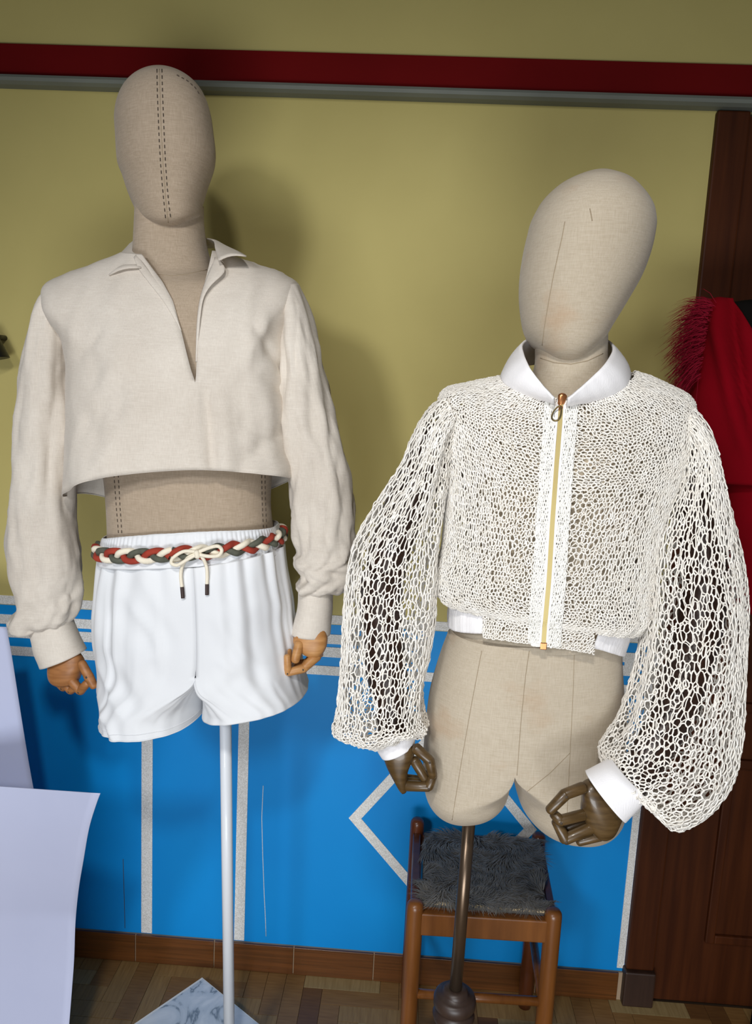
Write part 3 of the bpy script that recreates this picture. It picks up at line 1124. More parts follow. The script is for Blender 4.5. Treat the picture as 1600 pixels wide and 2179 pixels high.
MB().tube(hits(hb, poly([(1202, 472), (1196, 505), (1188, 540), (1177, 590), (1168, 640), (1158, 700), (1154, 735)], 40)), 0.0006, 5).build('seam', 'seam_soft', head)
MB().tube(hits(hb, poly([(1255, 444), (1258, 458), (1260, 470)], 10)), 0.0007, 5).build('crease', 'seam_soft', head)

ntr = [(1146, 690, 1290, 682, .058), (1140, 735, 1290, 730, .057), (1138, 780, 1290, 774, .058), (1120, 815, 1302, 808, .066), (1060, 838, 1350, 832, .080), (985, 862, 1420, 858, .094), (968, 900, 1428, 895, .103), (985, 960, 1408, 955, .112), (990, 1030, 1390, 1025, .114),
       (1000, 1110, 1370, 1105, .108), (1005, 1190, 1345, 1185, .098), (998, 1260, 1325, 1258, .090), (972, 1320, 1322, 1320, .095), (952, 1350, 1320, 1350, .098)]
zfs = [0, 0, 0, -.01, -.03, -.045, -.045, -.035, -.015, 0, 0, 0, 0, 0]
NG = Loft([(a, b, c, d_, DF, e, e * .95, z_, 0) for (a, b, c, d_, e), z_ in zip(ntr, zfs)], 4, 2.25).grid(72)
torso = loft_obj('torso', NG, 'form_linen_pale', woman, caps=(True, False))
nb = bvh_of(NG)
MB().tube(hits(nb, poly([(1150, 762), (1180, 772), (1215, 775), (1250, 768), (1283, 752)], 24)), 0.0006, 5).build('seam', 'seam_soft', torso)
# hips with two rounded thigh stubs
Lr = [(960, 1335, 1099, 1335, 0, .098, .098, DF, 0, 0), (938, 1390, 1091, 1392, 0, .102, .104, DF, 0, 0), (916, 1465, 1083, 1470, 0, .106, .110, DF, 0, 0), (906, 1535, 1078, 1540, 0, .108, .113, DF, 0, 0), (901, 1592, 1077, 1590, .02, .108, .112, DF, 0, 0),
      (900, 1632, 1081, 1622, .35, .105, .108, DF, 0, 0), (901, 1662, 1084, 1648, 1, .100, .10, DF, 0, 0), (909, 1692, 1077, 1680, 1, .088, .09, DF, 0, 0), (928, 1714, 1058, 1704, 1, .066, .07, DF, 0, 0), (955, 1725, 1030, 1719, 1, .036, .04, DF, 0, 0), (985, 1728, 1000, 1726, 1, .008, .008, DF, 0, 0)]
Rr = [(1321, 1340, 1099, 1335, 0, .098, .098, DF, 0, 0), (1320, 1395, 1091, 1392, 0, .102, .104, DF, 0, 0), (1324, 1465, 1083, 1470, 0, .106, .110, DF, 0, 0), (1328, 1540, 1078, 1540, 0, .108, .113, DF, 0, 0), (1329, 1605, 1077, 1590, .02, .108, .112, DF, 0, 0),
      (1328, 1655, 1085, 1622, .35, .107, .11, DF, 0, 0), (1326, 1698, 1094, 1664, 1, .103, .106, DF, 0, 0), (1318, 1730, 1108, 1708, 1, .092, .096, DF, 0, 0), (1298, 1753, 1135, 1740, 1, .072, .075, DF, 0, 0), (1270, 1764, 1165, 1757, 1, .042, .045, DF, 0, 0), (1235, 1766, 1210, 1764, 1, .008, .008, DF, 0, 0)]
hipb = []
hv, hf = [], []
for rws in (Lr, Rr):
    G = half_rings(rws, 6, 64, 0, 2.2)
    hipb.append(bvh_of(G))
    n0 = len(hv)
    hv += G.reshape(-1, 3).tolist()
    hf += [tuple(i + n0 for i in f) for f in half_faces(G, rws, 6)]
    hf.append(tuple(n0 + (len(G) - 1) * 64 + k for k in range(64)))
hips = mk('hips', hv, hf, 'form_linen_pale', woman)
bm = bmesh.new()
bm.from_mesh(hips.data)
bmesh.ops.remove_doubles(bm, verts=bm.verts[:], dist=0.0006)
bmesh.ops.recalc_face_normals(bm, faces=bm.faces[:])
bm.to_mesh(hips.data)
bm.free()
for ln in ([(1126, 1385), (1118, 1440), (1108, 1540), (1100, 1650)], [(1222, 1385), (1219, 1480), (1213, 1600), (1208, 1700), (1205, 1785)], [(1025, 1385), (1003, 1500), (982, 1620), (962, 1745)], [(1212, 1603), (1170, 1645), (1122, 1684)]):
    pts = [front(hipb, x, y, 0.0) for x, y in poly(ln, 40)]
    pts = [p for p in pts if p is not None]
    MB().tube(pts, 0.0005, 5).build('seam', 'seam_soft', hips)
# pole and turned wooden stand
MB().tube([pt_, pb_ + dirp * 0.02], 0.0105, 24).build('pole', 'pole_bronze', woman)
zt = pb_[2]
up_ = -dirp
prof = [(0.021, 0.012), (0.026, 0.012), (0.046, 0.004), (0.050, -0.004), (0.050, -0.014), (0.046, -0.022), (0.036, -0.028), (0.034, -0.034), (0.044, -0.040), (0.047, -0.052), (0.044, -0.062), (0.034, -0.070), (0.040, -0.10), (0.046, -0.16), (0.044, -0.24), (0.034, -0.32), (0.030, -0.36), (0.042, -0.37), (0.042, -0.40), (0.03, -0.41)]
prof = [(.011, .016), (.019, .016), (.0215, .010), (.022, .006), (.030, .005), (.0335, .002), (.0355, -.004), (.0355, -.013), (.031, -.019), (.029, -.022), (.033, -.026), (.0355, -.033), (.033, -.041), (.026, -.046), (.024, -.052),
        (.028, -.07), (.034, -.11), (.036, -.15), (.033, -.20), (.026, -.26), (.023, -.29), (.031, -.30), (.031, -.325), (.022, -.335)]
MB().lathe(pb_, prof, 40, up_).build('turned_column', 'turned_wood', woman)
for k in range(3):
    a = 2 * PI * k / 3 + 0.5
    q = np.array([math.cos(a), math.sin(a), 0])
    c0 = pb_ + dirp * 0.29
    top = c0 + q * 0.02
    end = np.array([fb_[0], fb_[1], 0.0]) + q * 0.24
    MB().tube(smooth_path([top, (top + end) / 2 + np.array([0, 0, 0.05]), end + np.array([0, 0, 0.03]) - q * 0.03, end + np.array([0, 0, 0.018])], 5), [.018] * 11 + [.016, .016, .017, .018, .017], 10).build('foot', 'turned_wood', woman)

# wooden arms inside the sleeves
MB().tube([U(*q) for q in smooth_path([(946, 918, 1.14), (908, 990, 1.13), (850, 1110, 1.125), (812, 1240, 1.12)], 5)], 0.031, 16).build('upper_arm', 'arm_walnut', woman)
MB().tube([U(*q) for q in smooth_path([(810, 1215, 1.12), (812, 1330, 1.11), (826, 1460, 1.095), (846, 1585, 1.085)], 5)], [.032] * 5 + [.031] * 5 + [.028, .026, .025, .024, .023, .022], 16).build('forearm', 'arm_walnut', woman)
MB().tube([U(*q) for q in smooth_path([(1440, 925, 1.14), (1465, 1000, 1.13), (1490, 1110, 1.11), (1503, 1250, 1.10)], 5)], 0.031, 16).build('upper_arm', 'arm_walnut', woman)
MB().tube([U(*q) for q in smooth_path([(1503, 1235, 1.10), (1480, 1370, 1.07), (1420, 1540, 1.02), (1325, 1690, .985)], 5)], [.032] * 5 + [.031] * 5 + [.028, .026, .025, .024, .023, .022], 16).build('forearm', 'arm_walnut', woman)
d = 1.075
hand('hand', woman, 'hand_walnut',
     [(812, 1598, 876, 1566, d, .020, .02), (817, 1614, 884, 1590, d, .022, .022), (824, 1632, 878, 1614, d, .022, .022), (834, 1650, 868, 1640, d, .021, .021), (846, 1672, 868, 1666, d, .018, .018), (853, 1682, 866, 1678, d, .013, .013)],
     [[(885, 1592, d - .014, .0082), (914, 1618, d - .02, .0078), (921, 1650, d - .018, .0072)],
      [(866, 1672, d - .010, .0080), (912, 1674, d - .018, .0076), (922, 1650, d - .014, .0068)],
      [(882, 1618, d - .006, .0080), (904, 1656, d - .010, .0074)],
      [(858, 1664, d + .008, .0080), (906, 1668, d + .004, .0074), (916, 1640, d + .006, .0066)],
      [(850, 1656, d + .018, .0076), (896, 1660, d + .018, .0070)]],
     'dark walnut jointed hand below the white cuff beside the hip')
d = .970
hand('hand', woman, 'hand_walnut',
     [(1284, 1652, 1332, 1714, d + .004, .012, .012), (1254, 1660, 1322, 1744, d, .017, .018), (1238, 1672, 1308, 1772, d, .020, .02), (1238, 1700, 1292, 1784, d, .018, .019), (1236, 1722, 1278, 1784, d, .015, .016), (1240, 1738, 1264, 1776, d, .010, .012)],
     [[(1240, 1676, d - .012, .0078), (1203, 1690, d - .02, .0078), (1170, 1724, d - .022, .0070)],
      [(1240, 1734, d - .008, .0076), (1192, 1746, d - .018, .0076), (1178, 1732, d - .012, .0066)],
      [(1262, 1760, d - .006, .0080), (1203, 1786, d - .014, .0078), (1183, 1748, d - .008, .0068)],
      [(1252, 1744, d + .008, .0076), (1200, 1766, d + .004, .0070)],
      [(1276, 1778, d + .004, .0076), (1232, 1790, d + .004, .0070)]],
     'dark walnut jointed hand in front of the right thigh')

# ================================================================ KNIT JACKET
jacket = thing('knit_bomber_jacket', 'cream open-knit bomber jacket with gold zip and white ribbing', 'jacket', tuple(U(1180, 1080, DF)))


class Surf:
    def __init__(s, G):
        s.G = G
        s.N = grid_normals(G)
        s.nr, s.nc = G.shape[:2]

    def at(s, u, v):
        fu, fv = (u % 1.0) * s.nc, np.clip(v, 0, 1) * (s.nr - 1)
        j0 = np.floor(fu).astype(int)
        i0 = np.minimum(np.floor(fv).astype(int), s.nr - 2)
        a, b = (fu - j0)[:, None], (fv - i0)[:, None]
        j0 %= s.nc
        j1 = (j0 + 1) % s.nc

        def bl_(A):
            return (A[i0, j0] * (1 - a) + A[i0, j1] * a) * (1 - b) + (A[i0 + 1, j0] * (1 - a) + A[i0 + 1, j1] * a) * b
        return bl_(s.G), bl_(s.N)


def net(surf, nu, nv, radius, off=0.0, keep=None, jit=0.36, relief=0.001, seed=1, big=0.0):
    """irregular open knit: cells between scattered points, their edges as yarn"""
    rg = np.random.default_rng(seed)
    pts = []
    for j in range(-1, nv + 2):
        for i in range(-2, nu + 2):
            pts.append(((i + 0.5 * (j % 2)), j * 1.0, i % nu, j))
    base = np.array([(p[0], p[1]) for p in pts], float)
    tab = rg.uniform(-jit, jit, (nv + 4, nu, 2))
    drop = rg.uniform(0, 1, (nv + 4, nu)) < big
    sel = []
    for k, p in enumerate(pts):
        base[k] += tab[p[3] + 1, p[2]]
        if not drop[p[3] + 1, p[2]]:
            sel.append(k)
    base = base[sel]
    asp = np.array([1.0, 0.87])
    vv, ee, ff, _, _, _ = delaunay_2d_cdt([Vector((float(q[0] * asp[0]), float(q[1] * asp[1]))) for q in base], [], [], 0, 1e-6)
    V = np.array([(q[0], q[1]) for q in vv])
    cen_ = np.array([V[list(f)].mean(0) for f in ff])
    em = {}
    pairs = []
    for fi, f in enumerate(ff):
        for a in range(3):
            k = tuple(sorted((f[a], f[(a + 1) % 3])))
            if k in em:
                pairs.append((em[k], fi))
            else:
                em[k] = fi
    pairs = np.array(pairs)
    c0, c1 = cen_[pairs[:, 0]], cen_[pairs[:, 1]]
    UV0 = np.stack([c0[:, 0] / nu, c0[:, 1] / asp[1] / nv], 1)
    UV1 = np.stack([c1[:, 0] / nu, c1[:, 1] / asp[1] / nv], 1)
    md = (UV0 + UV1) / 2
    ok = (md[:, 0] >= 0) & (md[:, 0] < 1) & (UV0[:, 1] > 0) & (UV0[:, 1] < 1) & (UV1[:, 1] > 0) & (UV1[:, 1] < 1)
    UV0, UV1 = UV0[ok], UV1[ok]
    P0, N0 = surf.at(UV0[:, 0], UV0[:, 1])
    P1, N1 = surf.at(UV1[:, 0], UV1[:, 1])

    def rel(P):
        return np.sin(P[:, 0] * 911 + 3) * np.sin(P[:, 2] * 877) * np.cos(P[:, 1] * 500)
    P0 = P0 + N0 * (off + relief * rel(P0))[:, None]
    P1 = P1 + N1 * (off + relief * rel(P1))[:, None]
    if keep is not None:
        m = keep((P0 + P1) / 2, (UV0 + UV1) / 2)
        P0, P1, N0 = P0[m], P1[m], N0[m]
    L = np.linalg.norm(P1 - P0, axis=1)
    g_ = (L > 0.0006) & (L < 0.06)
    P0, P1, N0, L = P0[g_], P1[g_], N0[g_], L[g_]
    n = len(P0)
    T = (P1 - P0) / L[:, None]
    A = np.cross(T, N0)
    A /= np.linalg.norm(A, axis=1, keepdims=True) + 1e-9
    B = np.cross(A, T)
    r = radius * rg.uniform(0.72, 1.28, n)[:, None]
    # three rings per thread, bowed slightly outward so that the yarn looks looped
    rings = []
    bow = rg.normal(0, 0.10, n)[:, None] * L[:, None]
    for t, s_ in ((-0.05, 0.9), (0.5, 1.06), (1.05, 0.9)):
        C = P0 + T * (L[:, None] * t) + (A * bow * (1 - abs(2 * t - 1)) if 0 < t < 1 else 0)
        for k in range(4):
            w = PI / 2 * k + PI / 4
            rings.append(C + (A * math.cos(w) + B * math.sin(w)) * r * s_)
    Vt = np.stack(rings, 1).reshape(-1, 3)
    fs = []
    b0 = np.arange(n) * 12
    for ring in range(2):
        for k in range(4):
            k2 = (k + 1) % 4
            fs.append(np.stack([b0 + ring * 4 + k, b0 + ring * 4 + k2, b0 + ring * 4 + 4 + k2, b0 + ring * 4 + 4 + k], 1))
    return Vt, np.concatenate(fs)


def mesh_np(name, V, Fq, mat, parent):
    o_org = org(parent)
    me = bpy.data.meshes.new(name)
    V = V - o_org
    me.vertices.add(len(V))
    me.vertices.foreach_set('co', V.astype(np.float32).ravel())
    me.loops.add(Fq.size)
    me.loops.foreach_set('vertex_index', Fq.astype(np.int32).ravel())
    me.polygons.add(len(Fq))
    me.polygons.foreach_set('loop_start', np.arange(0, Fq.size, 4, dtype=np.int32))
    me.materials.append(MATS[mat])
    me.update(calc_edges=True)
    me.polygons.foreach_set('use_smooth', [True] * len(Fq))
    me.validate()
    o = bpy.data.objects.new(name, me)
    COL.objects.link(o)
    o.parent = parent
    return o


jr = [(1065, 803, 1342, 797, .080, .078, -.034), (1005, 817, 1402, 814, .090, .09, -.046), (950, 830, 1455, 838, .099, .10, -.058), (934, 862, 1472, 868, .106, .106, -.062), (938, 920, 1466, 930, .114, .11, -.048), (948, 1000, 1442, 1000, .121, .115, -.022),
      (944, 1090, 1412, 1090, .124, .118, -.006), (936, 1165, 1398, 1175, .126, .118, 0), (926, 1215, 1386, 1248, .126, .118, 0), (934, 1254, 1381, 1306, .124, .116, .006), (958, 1276, 1348, 1334, .120, .108, .012), (956, 1326, 1318, 1380, .115, .100, .021)]
JL = Loft([(a, b, c, d_, DF, f_, b_, zf, 0) for a, b, c, d_, f_, b_, zf in jr], 6, 2.3)
JG = JL.grid(120)


def jd(v, u, p):
    w = 2 * PI * u
    side = abs(math.cos(w)) ** 2
    gather = math.sin(w * 26 + 2 * nz(w * 3, 0, 0)) * 0.003 * max(0, 1 - abs(v - 0.86) / 0.16) * side
    soft = nz(w * 2.2, v * 4, 5) * 0.006 * side + nz(p[0] * 18, p[2] * 14, 2) * 0.003
    return (gather + soft) * (0 if v > 0.97 else 1)


JG = displace(JG, jd)
jb = bvh_of(JG)
JS = Surf(JG)
v_rib = 10 / 11.0


def keep_body(Pm, uv):
    x = np.array([proj(p)[0] for p in Pm])
    y = np.array([proj(p)[1] for p in Pm])
    frontal = Pm[:, 1] < DF
    zipx = np.interp(y, [840, 1390], [1194, 1154])
    near_zip = frontal & (np.abs(x - zipx) < 9)
    low = uv[:, 1] > v_rib - 0.005
    ok = ~near_zip & (~low | (frontal & (x > 1027) & (x < 1264)))
    return ok


V1, F1 = net(JS, 210, 74, 0.00105, 0.0015, keep_body, seed=3, big=0.05)
V2, F2 = net(JS, 150, 56, 0.00115, -0.0020, keep_body, seed=9, big=0.03)
mesh_np('knit_body', np.concatenate([V1, V2]), np.concatenate([F1, F2 + len(V1)]), 'cream_yarn', jacket)

d = 1.13
sl_rows = [(944, 843, 986, 902, d, .043, .047), (910, 876, 962, 945, d, .060, .062), (880, 930, 954, 1005, d, .068, .068), (848, 1000, 946, 1062, d, .074, .074), (800, 1075, 940, 1120, d, .078, .078), (758, 1150, 933, 1190, d, .080, .08), (739, 1220, 929, 1250, d - .005, .080, .08),
           (731, 1300, 926, 1310, d - .01, .080, .08), (727, 1380, 917, 1390, d - .02, .080, .078), (723, 1450, 902, 1462, d - .03, .078, .076), (719, 1515, 903, 1515, d - .038, .074, .072), (716, 1546, 909, 1538, d - .045, .062, .064), (726, 1562, 903, 1549, d - .048, .048, .052), (765, 1567, 890, 1554, d - .05, .036, .042), (800, 1564, 880, 1552, d - .05, .029, .032)]


def sl_d(seed, amp=0.005):
    def fn(v, u, p):
        w = 2 * PI * u
        a = nz(math.cos(w) * 1.8 + seed, math.sin(w) * 1.8, v * 3) * amp * 1.6
        b = nz(math.cos(w) * 4 + seed, math.sin(w) * 4, v * 5) * amp * 0.8
        g_ = math.sin(w * 14 + seed) * 0.005 * max(0, (v - 0.8) / 0.2) * (1 if v < 0.98 else 0)
        return a + b + g_
    return fn


SGL = displace(Loft(sl_rows, 6, 2.1).grid(72), sl_d(1.0))
V1, F1 = net(Surf(SGL), 72, 60, 0.00115, 0, None, seed=21, jit=0.42, relief=0.002, big=0.10)
V2, F2 = net(Surf(SGL), 34, 26, 0.0010, -0.003, None, seed=22, jit=0.42, relief=0.002, big=0.08)
mesh_np('knit_sleeve', np.concatenate([V1, V2]), np.concatenate([F1, F2 + len(V1)]), 'cream_yarn', jacket)
sr_rows = [(1420, 908, 1463, 866, 1.13, .042, .047), (1442, 950, 1497, 920, 1.125, .058, .06), (1436, 1005, 1519, 990, 1.12, .066, .066), (1415, 1065, 1540, 1065, 1.115, .072, .072), (1395, 1130, 1557, 1140, 1.11, .078, .078), (1382, 1200, 1571, 1210, 1.10, .080, .08),
           (1377, 1270, 1578, 1280, 1.095, .082, .082), (1370, 1340, 1577, 1350, 1.085, .082, .082), (1358, 1410, 1572, 1430, 1.07, .082, .08), (1343, 1475, 1567, 1510, 1.055, .080, .078), (1326, 1530, 1557, 1592, 1.04, .076, .074), (1304, 1568, 1535, 1660, 1.025, .072, .07),
           (1288, 1596, 1495, 1716, 1.01, .062, .06), (1290, 1618, 1438, 1750, 1.0, .050, .05), (1298, 1632, 1398, 1722, .99, .038, .038), (1302, 1640, 1372, 1698, .985, .030, .03)]
SGR = displace(Loft(sr_rows, 6, 2.1).grid(72), sl_d(4.0))
V1, F1 = net(Surf(SGR), 74, 62, 0.00115, 0, None, seed=31, jit=0.42, relief=0.002, big=0.10)
V2, F2 = net(Surf(SGR), 34, 27, 0.0010, -0.003, None, seed=32, jit=0.42, relief=0.002, big=0.08)
mesh_np('knit_sleeve', np.concatenate([V1, V2]), np.concatenate([F1, F2 + len(V1)]), 'cream_yarn', jacket)

# white ribbed cuffs
cg = Loft([(798, 1560, 884, 1550, 1.08, .030, .03), (797, 1574, 884, 1560, 1.08, .030, .03), (804, 1592, 882, 1568, 1.08, .028, .028), (814, 1608, 880, 1577, 1.08, .027, .027)], 5, 2.1).grid(120)
loft_obj('cuff', displace(cg, lambda v, u, p: math.sin(2 * PI * u * 60) * 0.0004), 'white_rib', jacket, solid=0.002)
cg = Loft([(1305, 1622, 1392, 1705, .985, .030, .03), (1291, 1627, 1370, 1697, .98, .030, .03), (1270, 1637, 1348, 1720, .975, .029, .029), (1248, 1648, 1327, 1742, .97, .029, .029)], 5, 2.1).grid(120)
loft_obj('cuff', displace(cg, lambda v, u, p: math.sin(2 * PI * u * 60) * 0.0004), 'white_rib', jacket, solid=0.002)

# ribbed waistband at the sides and back
WL = Loft([(962, 1262, 1344, 1308, DF, .112, .103, .024, 0), (957, 1292, 1334, 1342, DF, .110, .101, .028, 0), (955, 1328, 1319, 1382, DF, .108, .098, .032, 0)], 6, 2.3)
thl = []
for i in range(WL.nr):
    thl.append((edge_theta(WL, i, [(0, 1030), (3000, 1030)]), edge_theta(WL, i, [(1280, 1300), (1370, 1262), (3000, 1262)])))
WG2 = np.array([WL.pt(i, np.linspace(thl[i][1] - 2 * PI, thl[i][0], 200)) for i in range(WL.nr)])
WG2 = displace(WG2, lambda v, u, p: math.sin(2 * PI * u * 120) * 0.0005 + nz(u * 30, v * 2, 0) * 0.002, False)
loft_obj('waist_rib', WG2, 'white_rib', jacket, closed=False, solid=0.002)

# stand-up rib collar, open at the front
NCO = 90
al = np.linspace(0, 1, NCO)


def curve3(pts):
    return np.array([U(*q) for q in poly(smooth_path(pts, 8), NCO)])


bot = curve3([(1184, 850, 1.038), (1150, 842, 1.040), (1105, 826, 1.058), (1066, 804, 1.110), (1090, 780, 1.20), (1200, 768, 1.232), (1310, 774, 1.20), (1342, 798, 1.110), (1306, 826, 1.058), (1250, 843, 1.040), (1203, 851, 1.038)])
bot = []
for (x_, y_, d_) in poly(smooth_path([(1184, 850, 1.038), (1150, 844, 1.040), (1105, 829, 1.058), (1066, 806, 1.120), (1090, 784, 1.20), (1200, 772, 1.232), (1310, 778, 1.20), (1342, 800, 1.120), (1306, 829, 1.058), (1250, 845, 1.040), (1203, 851, 1.038)], 8), NCO):
    h_ = hit(jb, x_, y_ + (9 if x_ > 1200 else 4), -0.0005) if d_ < 1.105 else None
    bot.append(h_ if h_ is not None and h_[1] < 1.12 else U(x_, y_, d_))
bot = np.array(bot)
for _ in range(3):
    bot[1:-1] = (bot[:-2] + bot[1:-1] * 2 + bot[2:]) / 4
top = curve3([(1180, 845, 1.037), (1150, 812, 1.052), (1124, 775, 1.072), (1113, 734, 1.130), (1140, 722, 1.19), (1205, 718, 1.215), (1270, 720, 1.19), (1302, 738, 1.130), (1288, 772, 1.072), (1250, 810, 1.052), (1208, 846, 1.037)])
G = []
for t in np.linspace(0, 1, 10):
    G.append(bot * (1 - t) + top * t)
G = np.array(G)
ctr = G.mean(axis=(0, 1))
G = G + ((G - ctr) / np.linalg.norm(G - ctr, axis=2, keepdims=True)) * (0.006 * np.sin(PI * np.linspace(0, 1, 10)))[:, None, None]
G = displace(G, lambda v, u, p: math.sin(2 * PI * u * 110) * 0.0003, False)
loft_obj('rib_collar', G, 'white_rib', jacket, closed=False, solid=0.003)

# zip
zl = poly([(1193, 853), (1190, 900), (1182, 1000), (1174, 1120), (1166, 1240), (1155, 1376)], 90)
zc = np.array(hits(jb, zl, 0.0035))


def band(x0, x1, off, mat, name, wave=0.0):
    P = []
    for (x, y) in zl:
        r = []
        for t in np.linspace(0, 1, 5):
            q = hit(jb, x + x0 + (x1 - x0) * t, y, off)
            if q is None:
                q = U(x, y, 1.03)
            r.append(q)
        P.append(r)
    P = np.array(P)
    return loft_obj(name, P, mat, jacket, closed=False, solid=0.0014)


band(-9, -4.5, 0.0030, 'white_rib', 'zipper_tape')
band(4.5, 10, 0.0030, 'white_rib', 'zipper_tape')
# lace facing on both sides of the zip: a tighter, whiter knit
FG = []
for sgn, a, b in ((-1, -34, -8), (1, 9, 36)):
    gg = []
    for (x, y) in zl:
        r = [hit(jb, x + a + (b - a) * t, y, 0.0035) for t in np.linspace(0, 1, 9)]
        r = [q if q is not None else U(x, y, 1.03) for q in r]
        gg.append(r + r[::-1][1:-1])
    gg = np.array(gg)
    V, Fc = net(Surf(gg), 12, 64, 0.0011, 0.0, None, seed=40 + sgn, jit=0.4, relief=0.0006)
    mesh_np('zip_facing', V, Fc, 'white_lace', jacket)
tm = MB()
for k in range(len(zc) * 2 - 2):
    a = zc[k // 2] * (1 - (k % 2) / 2) + zc[k // 2 + 1] * ((k % 2) / 2)
    for sx in (-1, 1):
        o_ = np.array([sx * 0.0012, -0.0004, 0.0012 * sx])
        tm.box(a + o_ - np.array([.0018, .0014, .0010]), a + o_ + np.array([.0018, .0014, .0010]))
zt_ = tm.build('zipper_teeth', 'gold_metal', jacket, smooth=False)
MB().tube(zc, 0.0021, 8, True, 0.5).build('zipper_chain', 'gold_metal', jacket)
a = hit(jb, 1194, 857, 0.006)
sd_ = MB()
sd_.capsule(a + np.array([.0005, 0, .006]), a + np.array([-.0008, 0, -.005]), .0062, .0045, 12, 0.55)
sld = sd_.build('zip_slider', 'copper_metal', jacket)
MB().capsule(a + np.array([-.001, -.003, -.009]), a + np.array([-.002, -.003, -.014]), .0032, .0028, 10).build('pull_link', 'copper_metal', sld)
ring = []
c0 = hit(jb, 1183, 885, 0.009)
for k in range(25):
    w = 2 * PI * k / 24
    tx, tz = 0.0052 * math.sin(w) * (1 - 0.35 * math.cos(w)), 0.0105 * math.cos(w)
    ring.append(c0 + np.array([tx * .95 + tz * .30, -0.001 * math.sin(w), tz * .95 - tx * .30]))
MB().tube(ring, 0.0011, 8, False).build('pull_ring', 'dark_brass', sld)
a = zc[-1]
MB().box(a + np.array([-.0045, -.003, -.006]), a + np.array([.0045, .002, .004]), .001).build('zip_stop', 'copper_metal', jacket, smooth=False)

# ================================================================ STOOL
SZ = 0.45
fl, fr, bk = Z(884, 1922, SZ + .01), Z(1178, 1940, SZ + .01), Z(888, 1752, SZ + .02)
fr[1] = fr[1]
ex = (fr - fl)
ey = (bk - fl)
br = bk + ex * 1.04
stool = thing('wooden_stool', 'brown wooden stool with shaggy grey fur seat behind the dress form', 'stool', ((fl[0] + fr[0]) / 2, (fl[1] + bk[1]) / 2, 0))
posts = [(fl, .0175, SZ + .015), (fr, .0175, SZ + .015), (bk, .0165, SZ + .032), (br, .0165, SZ + .012)]
lim = WALL_Y - 0.03
for p, r, zt in posts:
    p[1] = min(p[1], lim)
for k, (p, r, zt) in enumerate(posts):
    prof = [(r * .92, 0.0), (r, .02), (r, .10), (r * .97, .103), (r, .106), (r, zt - .014), (r * .95, zt - .007), (r * .72, zt - .001), (r * .3, zt + .001)]
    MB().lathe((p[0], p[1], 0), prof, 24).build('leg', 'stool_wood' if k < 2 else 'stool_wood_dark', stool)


def rail(a, b, z0, z1, t, name, mat='stool_wood'):
    a, b = np.array(a[:2]), np.array(b[:2])
    dv = (b - a) / np.linalg.norm(b - a)
    nv = np.array([-dv[1], dv[0]]) * t / 2
    q = [a + nv, b + nv, b - nv, a - nv]
    v, f = slab([np.array([*p, 0]) for p in q], z0, z1)
    o = mk(name, v, f, mat, stool, smooth=False)
    md = o.modifiers.new('bevel', 'BEVEL')
    md.width, md.segments = 0.003, 2
    return o


rail(fl, fr, SZ - .055, SZ - .006, .020, 'apron')
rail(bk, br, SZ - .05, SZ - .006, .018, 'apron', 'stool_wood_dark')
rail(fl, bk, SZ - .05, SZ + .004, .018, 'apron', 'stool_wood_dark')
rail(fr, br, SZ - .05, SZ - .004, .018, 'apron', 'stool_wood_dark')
for a, b, z in ((fl, fr, .255), (bk, br, .255), (fl, bk, .22), (fr, br, .22)):
    MB().tube([(a[0], a[1], z), (b[0], b[1], z)], .0095, 12).build('stretcher', 'stool_wood', stool)
# hide seat
s0, s1, s2, s3 = fl + ex * .05 + ey * .05, fl + ex * .96 + ey * .03, bk + (br - bk) * .97 - ey * .06, bk + (br - bk) * .06 - ey * .04
G = []
for i in range(14):
    r = []
    for j in range(14):
        u, v = j / 13, i / 13
        p = (s0 * (1 - u) + s1 * u) * (1 - v) + (s3 * (1 - u) + s2 * u) * v
        r.append((p[0], p[1], SZ + .004 - .010 * math.sin(PI * u) * math.sin(PI * v)))
    G.append(r)
G = np.array(G)
seat = loft_obj('seat', G, 'seat_hide', stool, closed=False, solid=0.010)
fur = MB()
fv, ff_ = [], []
for k in range(9000):
    u, v = random.random(), random.random()
    p = (s0 * (1 - u) + s1 * u) * (1 - v) + (s3 * (1 - u) + s2 * u) * v
    z = SZ + .004 - .010 * math.sin(PI * u) * math.sin(PI * v)
    a = nz(u * 3.5, v * 3.5, 2) * 5 - PI / 2
    L = random.uniform(.018, .042)
    dx, dy = math.cos(a) * L, math.sin(a) * L
    h = random.uniform(.002, .008)
    w = random.uniform(.0006, .0011)
    n0 = len(fv)
    sx, sy = -math.sin(a) * w, math.cos(a) * w
    fv += [(p[0] - sx, p[1] - sy, z), (p[0] + sx, p[1] + sy, z), (p[0] + dx * .5 + sx, p[1] + dy * .5 + sy, z + h), (p[0] + dx * .5 - sx, p[1] + dy * .5 - sy, z + h), (p[0] + dx, p[1] + dy, z + h * .4)]
    ff_ += [(n0, n0 + 1, n0 + 2, n0 + 3), (n0 + 3, n0 + 2, n0 + 4)]
mk('fur', fv, ff_, 'fur', seat, kind='stuff')
sm = MB()
for k in range(46):
    p = s0 + (s1 - s0) * (k + .5) / 46
    sm.box(p + np.array([-.0022, -.004, SZ + .002 - p[2]]), p + np.array([.0022, .001, SZ + .0062 - p[2]]), .0006)
sm.build('binding_stitch', 'straw', seat)

